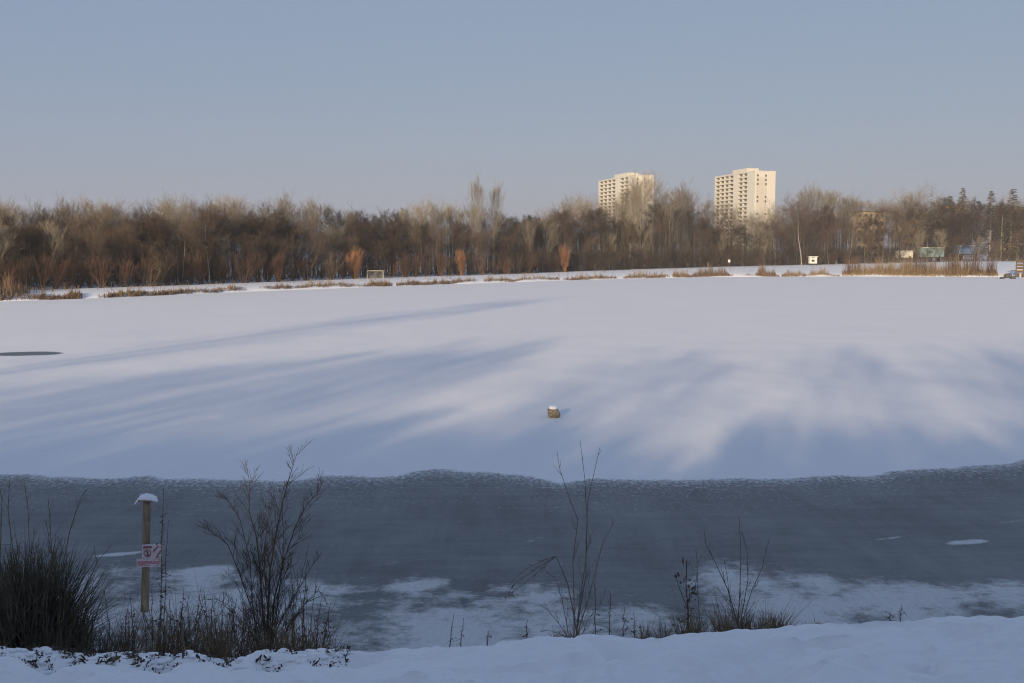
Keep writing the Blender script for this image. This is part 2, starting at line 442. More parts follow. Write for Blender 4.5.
def grow_bush(seed, H, spread, stems, twr=.014, dens=7):
    rnd = random.Random(seed); cr = MB()
    for s in range(stems):
        a = rnd.uniform(0, 6.283); lean = rnd.uniform(0, spread)
        d = Vector((math.cos(a)*lean, math.sin(a)*lean, 1)).normalized()
        p = Vector((math.cos(a)*rnd.random()*.3*H*.3, math.sin(a)*rnd.random()*.3*H*.3, -.1))
        L = H*rnd.uniform(.65, 1.05); n = 5; r = .01*H
        for i in range(n):
            d = (d+Vector((rnd.gauss(0, .09), rnd.gauss(0, .09), .07))).normalized()
            q = p+d*(L/n); r2 = max(r*.72, twr*.5); cr.seg(p, q, r, r2, 3)
            if i > 0:
                for k in range(dens):
                    u = p.lerp(q, rnd.random())
                    dd = (d+Vector((rnd.gauss(0, .55), rnd.gauss(0, .55), rnd.gauss(.1, .3)))).normalized()
                    l = H*rnd.uniform(.08, .22); e1 = u+dd*l
                    cr.seg(u, e1, twr, twr*.5, 3)
                    for j in range(2):
                        u2 = u.lerp(e1, rnd.random()); d3 = (dd+Vector((rnd.gauss(0, .5), rnd.gauss(0, .5), rnd.gauss(.1, .3)))).normalized()
                        cr.seg(u2, u2+d3*l*.5, twr*.6, twr*.3, 3)
            p, r = q, r2
    return cr
def grow_conifer(seed, H, w):
    rnd = random.Random(seed); tr, cr = MB(), MB()
    tr.tube([(0, 0, -.3), (0, 0, H*.5), (.1, 0, H)], [H*.014, H*.009, H*.001], 6, False)
    n = 46
    for i in range(n):
        t = .12+.87*i/n; z = H*t; L = w*(1.02-t)**.8*rnd.uniform(.6, 1.15)+.15
        for k in range(5):
            a = rnd.uniform(0, 6.283); dz = rnd.uniform(-.35, .05)
            d = Vector((math.cos(a), math.sin(a), dz)).normalized(); p = Vector((0, 0, z)); e1 = p+d*L
            cr.seg(p, e1, .035, .01, 3)
            for j in range(12):
                u = p.lerp(e1, rnd.uniform(.15, 1)); dd = (d*.6+Vector((rnd.gauss(0, .6), rnd.gauss(0, .6), rnd.uniform(-.9, .15)))).normalized()
                cr.seg(u, u+dd*rnd.uniform(.2, .55), .03, .012, 3)
    return tr, cr

def hold(objs):          # prototypes sit where they are first used; the first use moves them
    return dict(obj=objs, used=False)
def proto_tree(kind, seed, H, barkm, twigm, name):
    e = empty(name, (0, 0, 0)); tr, cr = grow_tree(seed, H, kind)
    tr.build('trunk', M[barkm], e, True); cr.build('crown', M[twigm], e)
    return dict(root=e, used=False, H=H)
def proto_bush(seed, H, spread, stems, twigm, name, **k):
    e = grow_bush(seed, H, spread, stems, **k).build(name, M[twigm])
    return dict(root=e, used=False, H=H)
def place(p, loc, h, rz, label, cat, group=None, wide=1.0):
    r = p['root']
    if p['used']: r = copy_tree(r)
    else: p['used'] = True
    s = h/p['H']; r.location = loc; r.rotation_euler = (0, 0, rz); r.scale = (s*wide, s*wide, s)
    for k in ('label', 'category', 'group'):
        if k in r: del r[k]
    return tag(r, label, cat, group)

PR = dict(
    poplar=[proto_tree('poplar', 11+i, 16, 'bark', 'twig_pale', 'poplar_tree') for i in range(3)],
    round=[proto_tree('round', 31+i, 16, 'bark', 'twig_pale' if i < 2 else 'twig_brown', 'broad_tree') for i in range(3)],
    brown=[proto_tree('round', 51+i, 14, 'bark', 'twig_brown', 'brown_tree') for i in range(2)],
    alder=[proto_tree('alder', 71+i, 14, 'bark', 'twig_dark', 'alder_tree') for i in range(3)],
    birch=[proto_tree('birch', 91, 15, 'bark_pale', 'twig_brown', 'birch_tree')],
    bush=[proto_bush(101+i, 5, .55, 16, 'twig_red' if i < 2 else 'twig_brown', 'thicket_bush') for i in range(3)],
)
WORD = dict(poplar='slender bare pale poplar', round='broad bare pale-crowned tree', brown='spreading bare brown tree',
            alder='dark reddish-brown bare alder', birch='bare pale-trunked birch', bush='low reddish leafless bush')
ZONES = [(-999, 110, 'at the far left of the shore'), (110, 225, 'behind the left snow strip'), (225, 340, 'left of the bright orange willow'),
         (340, 455, 'around the small goal frame'), (455, 545, 'around the two tallest poplars'), (545, 597, 'just left of the left tower'),
         (597, 656, 'in front of the left tower'), (656, 712, 'between the two towers'), (712, 776, 'in front of the right tower'),
         (776, 850, 'above the tiny white hut'), (850, 915, 'in front of the ochre flats'), (915, 985, 'by the teal and blue containers'), (985, 9999, 'above the timber platform')]
def zone(px):
    for a, b, t in ZONES:
        if a <= px < b: return t
TOP = [(-150, 208), (0, 206), (18, 208), (32, 219), (50, 208), (60, 205), (90, 203), (120, 208), (150, 204), (170, 200), (190, 213), (210, 201), (250, 199), (290, 202), (330, 206), (345, 214),
       (400, 206), (420, 204), (450, 208), (510, 213), (540, 208), (570, 198), (590, 194), (600, 205), (620, 205), (640, 190), (655, 196), (670, 188), (690, 190), (706, 200), (720, 209), (760, 209), (790, 197), (820, 192),
       (850, 198), (880, 200), (900, 193), (915, 192), (930, 200), (950, 196), (975, 194), (1000, 196), (1150, 196)]
rr = random.Random(5)
def plant(kind, px, t, toppx, row, label=None, wide=1.0, which=None, group=True):
    x, y, z = shore_pt(px, t)
    h = pt(px, toppx, y)[2]-z
    p = PR[kind][which if which is not None else rr.randrange(len(PR[kind]))]
    a, b = pt(px, toppx, y)[0], z-.1
    lab = label or (WORD[kind]+', '+row+', '+zone(px))
    cat = 'bush' if kind == 'bush' else 'tree'
    return place(p, (a, y, b), h, rr.uniform(0, 6.28), lab, cat, None if label else (WORD[kind]+' '+row+' '+zone(px)), wide)
# back row
px = -90
while px < 1120:
    wt = interp(px, WT)
    top = interp(px, TOP)+rr.uniform(-1, 7)
    pale = not (345 < px < 400 or 505 < px < 540)
    kind = rr.choice(['poplar', 'round', 'poplar', 'round']) if pale else 'alder'
    if px > 925: kind = rr.choice(['brown', 'alder', 'round']); top += 1
    plant(kind, px, wt+rr.uniform(22, 36), top, 'in the back row', wide=rr.uniform(.8, 1.05))
    px += rr.uniform(10.5, 15)
# middle rows
for lo, hi, dt in ((9, 18, 12), (20, 34, 20)):
    px = -90
    while px < 1120:
        wt = interp(px, WT)
        top = interp(px, TOP)+rr.uniform(lo, hi)
        if 597 < px < 656 or 710 < px < 776: top = max(top, 212 if px > 700 else 222)+rr.uniform(-2, 6)
        if px > 850 and (lo == 20 or rr.random() < .5): px += 17; continue
        kind = rr.choice(['alder', 'alder', 'alder', 'alder', 'brown', 'brown', 'round'])
        plant(kind, px, wt+dt+rr.uniform(-4, 4), top, 'in the middle rows', wide=rr.uniform(.85, 1.15))
        px += rr.uniform(13, 19)
# front row
px = -60
while px < 1080:
    wt = interp(px, WT)
    base = pt(px, 256, 100)
    plant(rr.choice(['brown', 'brown', 'alder', 'birch', 'brown', 'poplar']), px, wt+rr.uniform(1, 6), rr.uniform(222, 240), 'in the front row', wide=rr.uniform(.7, 1.0))
    px += rr.uniform(15, 24)
px = -60
while px < 1090:
    wt = interp(px, WT)
    if not (898 < px < 985):
        plant('bush', px, wt+rr.uniform(-2.5, 3), rr.uniform(246, 258) if px > 650 else rr.uniform(250, 264), 'along the front edge', wide=rr.uniform(.9, 1.4))
    px += rr.uniform(9, 14)
# single trees one can point at
plant('poplar', 476, 42, 188, '', 'tallest poplar of the wood, left of its slightly lower twin', .45, 0)
plant('poplar', 494, 44, 191, '', 'second tallest poplar, right beside the tallest one', .40, 1)
plant('poplar', 640, 56, 182, '', 'tall poplar standing right in front of the left tower block', .75, 2)
plant('poplar', 628, 60, 192, '', 'poplar overlapping the middle of the left tower block', .6, 1)
plant('round', 672, 62, 184, '', 'broad pale tree just right of the left tower block', .9, 1)
plant('birch', 803, 84, 205, '', 'bare tree with bright pale forked trunk right of the right tower block', 1.2, 0)
plant('birch', 777, 82, 222, '', 'smaller pale-branched tree at the foot of the right tower block', 1.3, 0)
plant('birch', 208, 22, 205, '', 'bare tree with a straight whitish trunk in the left half of the wood', .6, 0)
plant('round', 165, 34, 199, '', 'rounded pale crown standing above the left part of the wood', .95, 0)
plant('round', 908, 125, 190, '', 'tall rounded bare tree above the white trailer', 1.1, 0)
for px, t, tp, lab, w in ((933, 135, 200, 'dark conifer above the teal container, lowest of the pointed tops', 1.5), (950, 140, 194, 'dark conifer left of the blue container with two-tiered top', 1.4), (963, 150, 186, 'tall narrow conifer with sparse pointed top above the blue container', 1.0),
                          (941, 138, 203, 'small dark conifer tucked between the container conifers, shortest of them', 1.3), (978, 143, 199, 'bushy dark conifer right of the blue container, lower than its neighbours', 1.6), (1003, 147, 201, 'dark conifer squeezed between the spiky and the column-shaped ones', 1.4),
                          (992, 145, 189, 'dark spiky conifer left of the column-shaped one', 1.3), (1013, 150, 187, 'column-shaped dark conifer at the right edge of the photo', 1.35)):
    if 'conp' not in PR: 
        PR['conp'] = []
        for i in range(2):
            e = empty('conifer_tree', (0, 0, 0)); a, c = grow_conifer(200+i, 20, 3.2+i*.8); a.build('trunk', M['bark'], e, True); c.build('crown', M['conifer'], e)
            PR['conp'].append(dict(root=e, used=False, H=20))
    x, y, z = shore_pt(px, t); a = pt(px, tp, y)
    place(PR['conp'][px % 2], (a[0], y, z-.1), a[2]-z, rr.uniform(0, 6), lab, 'conifer', None, w)
# orange willows
for i, (px, t, tp, w, lab) in enumerate(((355, 30, 250, 1.1, 'bright orange willow bush left of the small goal frame'), (462, 34, 251, .9, 'orange-brown willow bush below the tallest poplar'),
                             (565, 42, 246, .8, 'narrow orange willow sapling left of the left tower block'), (441, 33, 252, .9, 'rusty brown willow bush left of the one below the tallest poplar'),
                             (279, 20, 254, .9, 'rusty upright bush on the snow strip in the left half'))):
    x, y, z = shore_pt(px, t); a = pt(px, tp, y)
    if i == 0: PW = dict(root=grow_bush(301, 6, .28, 26, dens=9, twr=.02).build('willow_bush', M['twig_orange']), used=False, H=6)
    if i == 3: PW = dict(root=grow_bush(303, 6, .28, 22, dens=8, twr=.02).build('willow_bush', M['twig_red']), used=False, H=6)
    place(PW, (a[0], y-1, z-.1), a[2]-z, i*1.3, lab, 'bush', None, w)

# dense interior of the wood: uncountable trunks and twigs
mb = MB(); rw = random.Random(77)
for i in range(66000):
    px = rw.uniform(-260, 1300) if i < 52000 else rw.uniform(500, 900); wt = float(np.interp(px, *zip(*WT)))
    y0 = None
    u = (px-512)/F
    low_ = rw.random() < .3 or i >= 52000
    if px > 850 and not low_ and rw.random() < .82: continue
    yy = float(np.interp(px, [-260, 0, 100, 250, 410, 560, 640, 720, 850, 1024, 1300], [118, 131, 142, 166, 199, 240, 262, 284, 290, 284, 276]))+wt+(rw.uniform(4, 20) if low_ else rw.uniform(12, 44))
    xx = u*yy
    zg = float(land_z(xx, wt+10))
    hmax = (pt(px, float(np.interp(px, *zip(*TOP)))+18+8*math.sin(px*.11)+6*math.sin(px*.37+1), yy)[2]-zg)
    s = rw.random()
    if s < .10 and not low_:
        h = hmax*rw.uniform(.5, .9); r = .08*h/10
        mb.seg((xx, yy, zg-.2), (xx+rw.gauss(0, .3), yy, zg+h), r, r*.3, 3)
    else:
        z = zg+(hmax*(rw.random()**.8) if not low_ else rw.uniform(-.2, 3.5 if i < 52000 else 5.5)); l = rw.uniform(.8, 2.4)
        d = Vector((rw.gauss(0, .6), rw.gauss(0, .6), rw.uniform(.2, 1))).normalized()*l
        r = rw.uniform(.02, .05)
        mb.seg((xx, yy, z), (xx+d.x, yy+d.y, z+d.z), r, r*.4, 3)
        for q in range(3):
            s0 = rw.random(); e = Vector((rw.gauss(0, .7), rw.gauss(0, .7), rw.uniform(.1, 1))).normalized()*l*.6
            b0 = (xx+d.x*s0, yy+d.y*s0, z+d.z*s0)
            mb.seg(b0, (b0[0]+e.x, b0[1]+e.y, b0[2]+e.z), r*.5, r*.25, 3)
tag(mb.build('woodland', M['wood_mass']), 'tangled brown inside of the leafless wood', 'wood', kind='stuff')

# saplings on the snow strip
sap = dict(root=None)
rs = random.Random(12)
sm = grow_bush(401, 3, .12, 1, twr=.012, dens=4)
SAP = dict(root=sm.build('sapling', M['twig_pale']), used=False, H=3)
for px, hp in ((62, 10), (118, 9), (263, 12), (301, 10), (323, 11), (357, 9), (388, 11), (402, 8), (450, 11), (506, 12), (537, 10), (584, 11), (596, 13), (648, 11), (672, 11), (686, 12)):
    x, y, z = shore_pt(px, rs.uniform(3, 9)); sc = hp*y/F
    place(SAP, (x, y, z), sc, rs.uniform(0, 6), 'thin bare sapling on the snowy far bank, '+zone(px), 'sapling', 'saplings on the far bank, '+zone(px), 1.4)

# reeds along the far shore
def reeds(name, px0, px1, hpx, n, mat, label, t0=.2, t1=2.2, kind=None, sp=1.0):
    mb = MB(); r = random.Random(px0)
    for i in range(n):
        px = r.uniform(px0, px1); t = r.uniform(t0, t1)
        x, y, z = shore_pt(px, t)
        edge = min(1, min(px-px0, px1-px)/max(3, (px1-px0)*.2))
        clump = .2+1.1*vnoise(px*.5, t*.5, 3)*(.5+vnoise(px*.13, 4, 9))
        h = hpx*y/F*r.uniform(.25, 1.15)*(.2+.8*edge)*clump
        mb.blade((x, y, z-.15), (x+r.gauss(0, .16*h), y+r.gauss(0, .1), z+h), .09*sp)
    o = mb.build(name, M[mat]); return tag(o, label, 'reeds', kind=kind)
reeds('reed_clump', -60, 30, 20, 1500, 'reed_red', 'tall brown reeds at the left end of the far shore', 0, 9, 'stuff')
for i, (a, b, h, n, m_, lab) in enumerate((
    (32, 46, 6, 200, 'reed_red', 'small dark reed tuft next to the tall reeds at the left end'),
    (64, 82, 7, 260, 'reed_red', 'low brown reed tuft on the left snow strip, nearest the left end but one'),
    (112, 148, 7, 420, 'reed', 'tan reed patch on the left shore with a dark heap look'),
    (160, 205, 5, 420, 'reed', 'long thin line of tan reeds on the left shore'),
    (210, 243, 5, 380, 'reed', 'low tan reeds before the shore bends, left half'),
    (258, 292, 6, 380, 'reed_red', 'brown reeds below the rusty upright bush'),
    (296, 358, 7, 600, 'reed', 'wide tan reed strip below the bright orange willow bush'),
    (366, 392, 7, 350, 'reed', 'short tan reed patch right below the goal frame'),
    (404, 420, 6, 200, 'reed_red', 'small brown reed tuft right of the goal frame'),
    (424, 480, 6, 560, 'reed_red', 'brown reed strip below the orange-brown willow'),
    (484, 512, 8, 340, 'reed', 'tan reed tuft below the two tallest poplars'),
    (516, 560, 6, 420, 'reed', 'low reed strip left of the narrow orange willow sapling'),
    (572, 610, 6, 420, 'reed', 'tan reeds below the left edge of the left tower block'),
    (625, 668, 7, 480, 'reed', 'tan reeds below the right half of the left tower block'),
    (672, 690, 9, 300, 'reed', 'tan reed tuft just left of the tall red-brown reeds'),
    (692, 730, 14, 800, 'reed_red', 'tall red-brown reeds between the two tower blocks'),
    (755, 776, 12, 420, 'reed_red', 'dark brown reed tuft alone on the snow below the right tower block'),
    (783, 806, 7, 340, 'reed', 'tan reed tuft left below the white hut'),
    (808, 830, 8, 360, 'reed', 'tan reed tuft right below the white hut'))):
    reeds('reed_clump', a, b, h, n, m_, lab, kind='stuff')
reeds('reed_bed', 842, 998, 15, 5200, 'reed', 'large golden reed bed on the right shore', .2, 10, 'stuff')
for a, b, h in ((842, 862, 20), (905, 935, 24), (945, 962, 22), (962, 985, 27), (985, 997, 16)):
    mb = MB(); r = random.Random(a)
    for i in range(150):
        px = r.gauss((a+b)/2, (b-a)/4); x, y, z = shore_pt(px, r.uniform(1, 6)); hh = h*y/F*r.uniform(.5, 1)
        mb.seg((x, y, z-.1), (x+r.gauss(0, .12*hh), y, z+hh), .035, .012, 3)
    tag(mb.build('osier_bush', M['twig_red']), {842: 'thin dark osier stems at the left tip of the golden reed bed', 905: 'grey osier stems in the golden reeds below the white trailer', 945: 'narrow osier bush in the golden reeds below the gap between containers',
        962: 'tallest red-brown osier bush in the golden reeds below the blue container', 985: 'low osier stems at the right tip of the golden reed bed'}[a], 'bush')
# low grass and stones poking out of the strip
mb = MB(); r = random.Random(3)
for i in range(9000):
    px = r.uniform(-40, 840); t = abs(r.gauss(0, .6)) if r.random() < .85 else r.uniform(0, interp(px, WT))
    if vnoise(px*.16, 1, 8)+.3*vnoise(px*.7, 2, 5) < .50: continue
    x, y, z = shore_pt(px, t); mb.blade((x, y, z-.1), (x+r.gauss(0, .25), y, z+r.uniform(.15, .75)*(.5+vnoise(px*.4, 1, 6))), .12)
tag(mb.build('shore_grass', M['reed_red']), 'scattered brown grass poking through the snow of the far shore', 'grass', kind='stuff')

# ------------------------------------------------------------------ tower blocks
def tower(px_l, px_c, px_r, top_c, top_l, D, label):
    c = pt(px_c, top_c, D)
    ztop = c[2]; zg = 3.5
    rat = (256-top_l)/(256-top_c); Dl = D/rat
    L = Vector(pt(px_l, 256, Dl)); C0 = Vector((c[0], c[1], 0)); L.z = 0
    R = Vector(pt(px_r, 256, D*1.006)); R.z = 0
    a = (L-C0); la = a.length; a.normalize()
    b_ = Vector((-a.y, a.x, 0)); 
    if b_.dot(Vector((1, 0, 0))) < 0: b_ = -b_
    lb = (R-C0).dot(b_)
    # if the gable should be wider on screen, scale to match R.x
    lb = (R.x-C0.x)/max(b_.x, .2)
    rz = math.atan2(a.y, a.x)
    e = empty('tower_block', (C0.x, C0.y, zg), rz)
    # local frame: +x along long face to the left/back, gable along +-y
    sy = 1 if Vector((-a.y, a.x, 0)).dot(b_) > 0 else -1
    H = ztop-zg; fl = 2.78; nf = int(H//fl)
    w = MB(); ins = 1.6
    def bx(x0, x1, y0, y1, z0, z1, m=w): m.box(((x0+x1)/2, sy*(y0+y1)/2, (z0+z1)/2), (x1-x0, y1-y0, z1-z0))
    # segments along long face (fractions from the gable corner): blank, balconies, blank, balconies
    segs = [(0, .18, 0), (.18, .40, 2), (.40, .52, 0), (.52, .985, 4), (.985, 1, 0)]
    bx(0, la, ins, lb, 0, H)                                    # core
    bays = []
    for f0, f1, nb in segs:
        if nb == 0: bx(f0*la+.002, f1*la-.002, 0, ins-.003, 0, H)
        else:
            for k in range(nb):
                x0 = la*(f0+(f1-f0)*k/nb); x1 = la*(f0+(f1-f0)*(k+1)/nb); bays.append((x0, x1))
                if k: bx(x0-.12, x0+.12, .004, ins-.003, 0, H-.01)
    bx(la*.18+.003, la*.40-.003, .006, ins-.004, H-.45, H-.004); bx(la*.52+.003, la*.985-.003, .006, ins-.004, H-.45, H-.004)
    w.build('wall', M['render'], e)
    rb = MB(); bx(la*.2, la*.56, .5, lb*.6, H+.003, H+2.4, rb); rbo = rb.build('roof_house', M['render'], e)
    an = MB(); an.seg((la*.2, sy*3, H+2.6), (la*.2, sy*3, H+6), .12, .06, 5, True); an.seg((la*.36, sy*3, H+2.6), (la*.36, sy*3, H+5), .1, .06, 5, True); an.build('antenna', M['metal'], e)
    # balconies
    cache = {}
    low = MB()
    for (x0, x1) in bays:
        for k in range(nf):
            z = H-.45-fl*(k+1)
            if k >= 16:
                low.box(((x0+x1)/2, sy*ins/2, z+.1), (x1-x0-.3, ins-.02, .2)); low.box(((x0+x1)/2, sy*-.05, z+.6), (x1-x0-.3, .1, 1.0)); continue
            key = round(x1-x0, 2)
            if key not in cache:
                bm = MB(); wd = x1-x0-.26
                bm.box((0, sy*ins/2, .1), (wd, ins-.02, .2)); bm.box((0, sy*-.06, .58), (wd, .1, 1.12))
                gm = MB(); gm.box((wd*.12, sy*(ins-.05), 1.32), (wd*.55, .06, 2.0))
                bo = bm.build('balcony', M['panel'], e); go = gm.build('window', M['glass'], bo); cache[key] = (bo, go, [0])
            bo, go, used = cache[key]
            if used[0]:
                nb_ = bo.copy(); col.objects.link(nb_); nb_.parent = e; ng = go.copy(); col.objects.link(ng); ng.parent = nb_
            else: nb_ = bo
            used[0] = 1
            nb_.location = ((x0+x1)/2, 0, z)
    tag(low.build('lower_balcony', M['panel'], e), kind='stuff')
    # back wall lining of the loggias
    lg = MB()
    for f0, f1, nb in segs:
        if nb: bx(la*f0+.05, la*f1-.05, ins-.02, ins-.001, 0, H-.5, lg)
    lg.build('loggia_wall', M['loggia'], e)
    # gable: recessed-look grey panel and two window columns
    g = MB(); g.box((-.05, sy*lb*.33, H*.5-1.2), (.1, lb*.5, H-5)); g.build('gable_panel', M['grey_panel'], e)
    gw = None
    for k in (0, 1, 2, 5, 6, 9, 12, 13):
        for f in (.14, .53):
            if gw is None:
                q = MB(); q.box((0, 0, 0), (.08, 1.1, 1.4)); gw = q.build('window', M['glass'], e); o = gw
            else: o = gw.copy(); col.objects.link(o); o.parent = e
            o.location = (-.13, sy*lb*f, H-2.6-fl*k)
    # parapet
    p = MB(); bx(-.12, la+.12, -.16, lb+.12, H, H+.55, p); p.v = [(v[0], v[1], v[2]+.004) for v in p.v]; p.build('parapet', M['render'], e)
    rbo.location.z = .56
    return tag(e, label, 'apartment block')
tower(598, 635, 653, 175.3, 181.5, 720, 'cream high-rise with stacked balconies rising behind the wood, left of two')
tower(713.5, 755, 774, 171.3, 177.5, 655, 'cream high-rise with stacked balconies, right one of two, clear gable wall')

# low flats behind the trees on the right
def flats(px0, px1, top, D, floors, mat, label, nwin):
    z = 4.2; a = pt(px0, 256, D); b = pt(px1, 256, D); zt = pt(px0, top, D)[2]
    w = b[0]-a[0]; e = empty('apartment_house', ((a[0]+b[0])/2, D, z))
    m = MB(); m.box((0, 5, (zt-z)/2), (w, 10, zt-z)); m.build('wall', M[mat], e)
    m = MB(); m.box((0, 4.95, zt-z+.25), (w+.8, 10.8, .5)); m.build('roof', M['roof'], e)
    fh = (zt-z)/floors; proto = None
    for k in range(floors):
        for i in range(nwin):
            if proto is None:
                q = MB(); q.box((0, 0, 0), (1.3, .06, 1.5)); proto = q.build('window', M['glass'], e)
                fr = MB(); fr.box((0, .01, -.85), (1.6, .16, .12)); s = fr.build('sill', M['white_paint'], proto); o = proto
            else:
                o = proto.copy(); col.objects.link(o); o.parent = e; s2 = s.copy(); col.objects.link(s2); s2.parent = o
            o.location = (-w/2+w*(i+.5)/nwin, -.02, fh*(k+.55))
    return tag(e, label, 'apartment house')
flats(856, 884, 212, 470, 6, 'ochre', 'ochre flats glimpsed through the trees between white hut and trailer', 5)
flats(898, 928, 212, 485, 5, 'ochre', 'pale ochre flats behind the trees above the white trailer', 6)
flats(944, 963, 206, 465, 7, 'orange_wall', 'orange-red apartment house behind the conifers above the blue container', 3)
flats(1003, 1060, 208, 455, 7, 'ochre', 'ochre flats behind the trees at the right edge', 8)

# ------------------------------------------------------------------ containers, trailer, hut, goal, signs
def container(px0, px1, top, base, D, mat, label, name, cat, ribs=True):
    a = pt(px0, base, D); b = pt(px1, base, D); h = pt(px0, top, D)[2]-a[2]; w = b[0]-a[0]
    e = empty(name, ((a[0]+b[0])/2, D, a[2]))
    m = MB(); m.box((0, 1.2, h*.55), (w, 2.4, h*.9))
    n = int(w/.45)
    for i in range(n): m.box((-w/2+w*(i+.5)/n, -.03, h*.55), (.22, .06, h*.8))
    m.build('body', M[mat], e)
    m = MB()
    for i in (-1, 1): m.box((i*w*.49, -.045, h*.55), (.16, .1, h*.92))
    m.box((0, -.045, h*.985), (w, .1, .14)); m.build('frame', M[mat], e)
    m = MB(); m.box((0, 1.2, h+.06), (w*.98, 2.3, .12)); m.build('snow_cover', M['snow'], e)
    m = MB(); m.box((0, 1.2, h*.05), (w*.9, 2.0, h*.1)); m.build('chassis', M['dark'], e)
    for i in (-.32, .32):
        q = MB(); k = 12
        q.seg((i*w, -.1, .42), (i*w, .2, .42), .42, .42, 12, True); q.build('wheel', M['dark'], e)
    return tag(e, label, cat)
container(896.5, 912.5, 251, 258.3, 402, 'white_paint', 'long white box trailer, leftmost of the three vehicles by the wood', 'box_trailer', 'trailer')
container(920, 944, 247.5, 258, 405, 'teal', 'teal green container wagon with snow on its roof', 'container_wagon', 'container')
container(954, 976.5, 246, 255, 415, 'blue', 'blue container wagon, rightmost and tallest standing', 'container_wagon', 'container')
# white hut
x, y, z = shore_pt(812.5, 74); D = y
a = pt(808.8, 263.5, D); b = pt(816.5, 257, D); w = b[0]-a[0]; h = b[2]-a[2]
e = empty('small_hut', ((a[0]+b[0])/2, D, a[2]))
m = MB(); t_ = .28*w
m.box((-w/2+t_/2, 0, h/2), (t_, 1.6, h)); m.box((w/2-t_/2, 0, h/2), (t_, 1.6, h)); m.box((0, .7, h/2), (w-2*t_-.01, .15, h)); m.box((0, 0, h-.25*h), (w-2*t_-.01, 1.3, .3*h)); m.box((0, 0, .14*h), (w-2*t_-.01, 1.3, .28*h))
m.build('wall', M['white_paint'], e)
m = MB(); m.box((0, -.1, h+.1), (w+.5, 2.2, .16)); m.build('roof', M['snow'], e)
m = MB(); m.box((0, .5, h*.45), (w*.42, .1, h*.4)); m.build('window', M['dark'], e)
tag(e, 'tiny white hut with a dark opening on the snow at the edge of the wood', 'hut')
# goal frame
x, y, z = shore_pt(375.5, 26); D = y
a = pt(367.3, 279, D); b = pt(383.2, 273, D); zb = float(land_z(a[0], 26))-.05
e = empty('goal_frame', ((a[0]+b[0])/2, D, zb)); w = b[0]-a[0]; h = 1.75; 
for s in (-1, 1):
    m = MB(); m.seg((s*w/2, 0, 0), (s*w/2, 0, h), .09, .09, 6, True); m.build('post', M['goal_paint'], e)
    m = MB(); m.seg((s*w/2, 0, h), (s*w/2, 1.0, 0), .04, .04, 5, True); m.build('stay', M['goal_paint'], e)
m = MB(); m.seg((-w/2-.05, 0, h), (w/2+.05, 0, h), .09, .09, 6, True); m.build('crossbar', M['goal_paint'], e)
m = MB()
for i in range(15): m.seg((-w/2+w*i/14, 0.05, h-.05), (-w/2+w*i/14, 1.0, 0), .022, .022, 3)
for i in range(8): m.seg((-w/2, 1.0*i/7, h*(1-i/7)), (w/2, 1.0*i/7, h*(1-i/7)), .022, .022, 3)
m.build('net', M['goal_paint'], e)
tag(e, 'small pale goal frame with net on the far snow beside the orange willow', 'goal')
# notice post
x, y, z = shore_pt(729, 50); 
e = empty('notice_board', (x, y, z))
m = MB(); m.seg((0, 0, 0), (0, 0, 2.2), .06, .06, 6, True); m.build('post', M['post'], e)
m = MB(); m.box((0, -.09, 2.2), (.75, .05, .95)); m.build('board', M['white_paint'], e)
tag(e, 'small white notice board on a post at the wood edge between the towers', 'sign')
# fence posts right
for i, (px, t) in enumerate(((836, 60), (708, 45))):
    x, y, z = shore_pt(px, t); m = MB(); m.seg((0, 0, -.1), (0, 0, 1.7), .13, .11, 6, True); m.seg((0, 0, 1.7), (0, 0, 1.82), .15, .05, 6, True)
    o = m.build('wooden_post', M['bark_pale'], smooth=False); o.location = (x, y, z); tag(o, ('pale wooden post on the snow right of the white hut', 'pale wooden post left of the notice board')[i], 'post')
# timber platform at right edge
D = float(shoreY(146))-1.0
a = pt(1015.5, 277.5, D); e = empty('timber_platform', (a[0], D, 0))
W_ = 6.5
for i in range(5):
    m = MB(); m.box((W_/2, 0, .75+i*.92), (W_, .14, .66)); m.build('plank', M['plank'], e)
for i in range(4):
    m = MB(); m.seg((.15+i*2.05, .14, -.2), (.15+i*2.05, .14, 4.9), .14, .13, 6, True); m.build('post', M['plank'], e)
m = MB(); m.box((W_/2, 1.6, 1.9), (W_, 2.8, .16)); m.build('deck', M['plank'], e)
m = MB(); m.box((W_/2, 1.6, 2.06), (W_-.1, 2.7, .14)); m.build('snow_cover', M['snow'], e)
m = MB(); m.seg((1.15, -.35, 0), (1.15, -.35, 1.2), .3, .26, 9, True); m.build('bollard', M['metal'], e)
tag(e, 'brown timber landing platform with horizontal planks at the right shore', 'platform')
def rockmesh(r, seed, sq=(1, 1, .8)):
    m = MB(); nr, ns = (12, 20) if r > .1 else (6, 9); V = []
    for i in range(nr+1):
        th = math.pi*i/nr
        for j in range(ns):
            ph = 2*math.pi*j/ns
            x, y, z = math.sin(th)*math.cos(ph), math.sin(th)*math.sin(ph), math.cos(th)
            k = 1+.28*float(fbm(np.array(x*1.6+z*2.1+seed), np.array(y*1.6-z*1.3), seed, 3))
            sup = (abs(x)**3+abs(y)**3+abs(z)**3)**(-1/3)
            k *= .55+.45*sup
            V.append((x*r*k*sq[0], y*r*k*sq[1], z*r*k*sq[2]))
    m.v = V
    for i in range(nr):
        for j in range(ns):
            m.f.append((i*ns+j, (i+1)*ns+j, (i+1)*ns+(j+1) % ns, i*ns+(j+1) % ns))
    return m
a = pt(1006, 275.5, D-1)
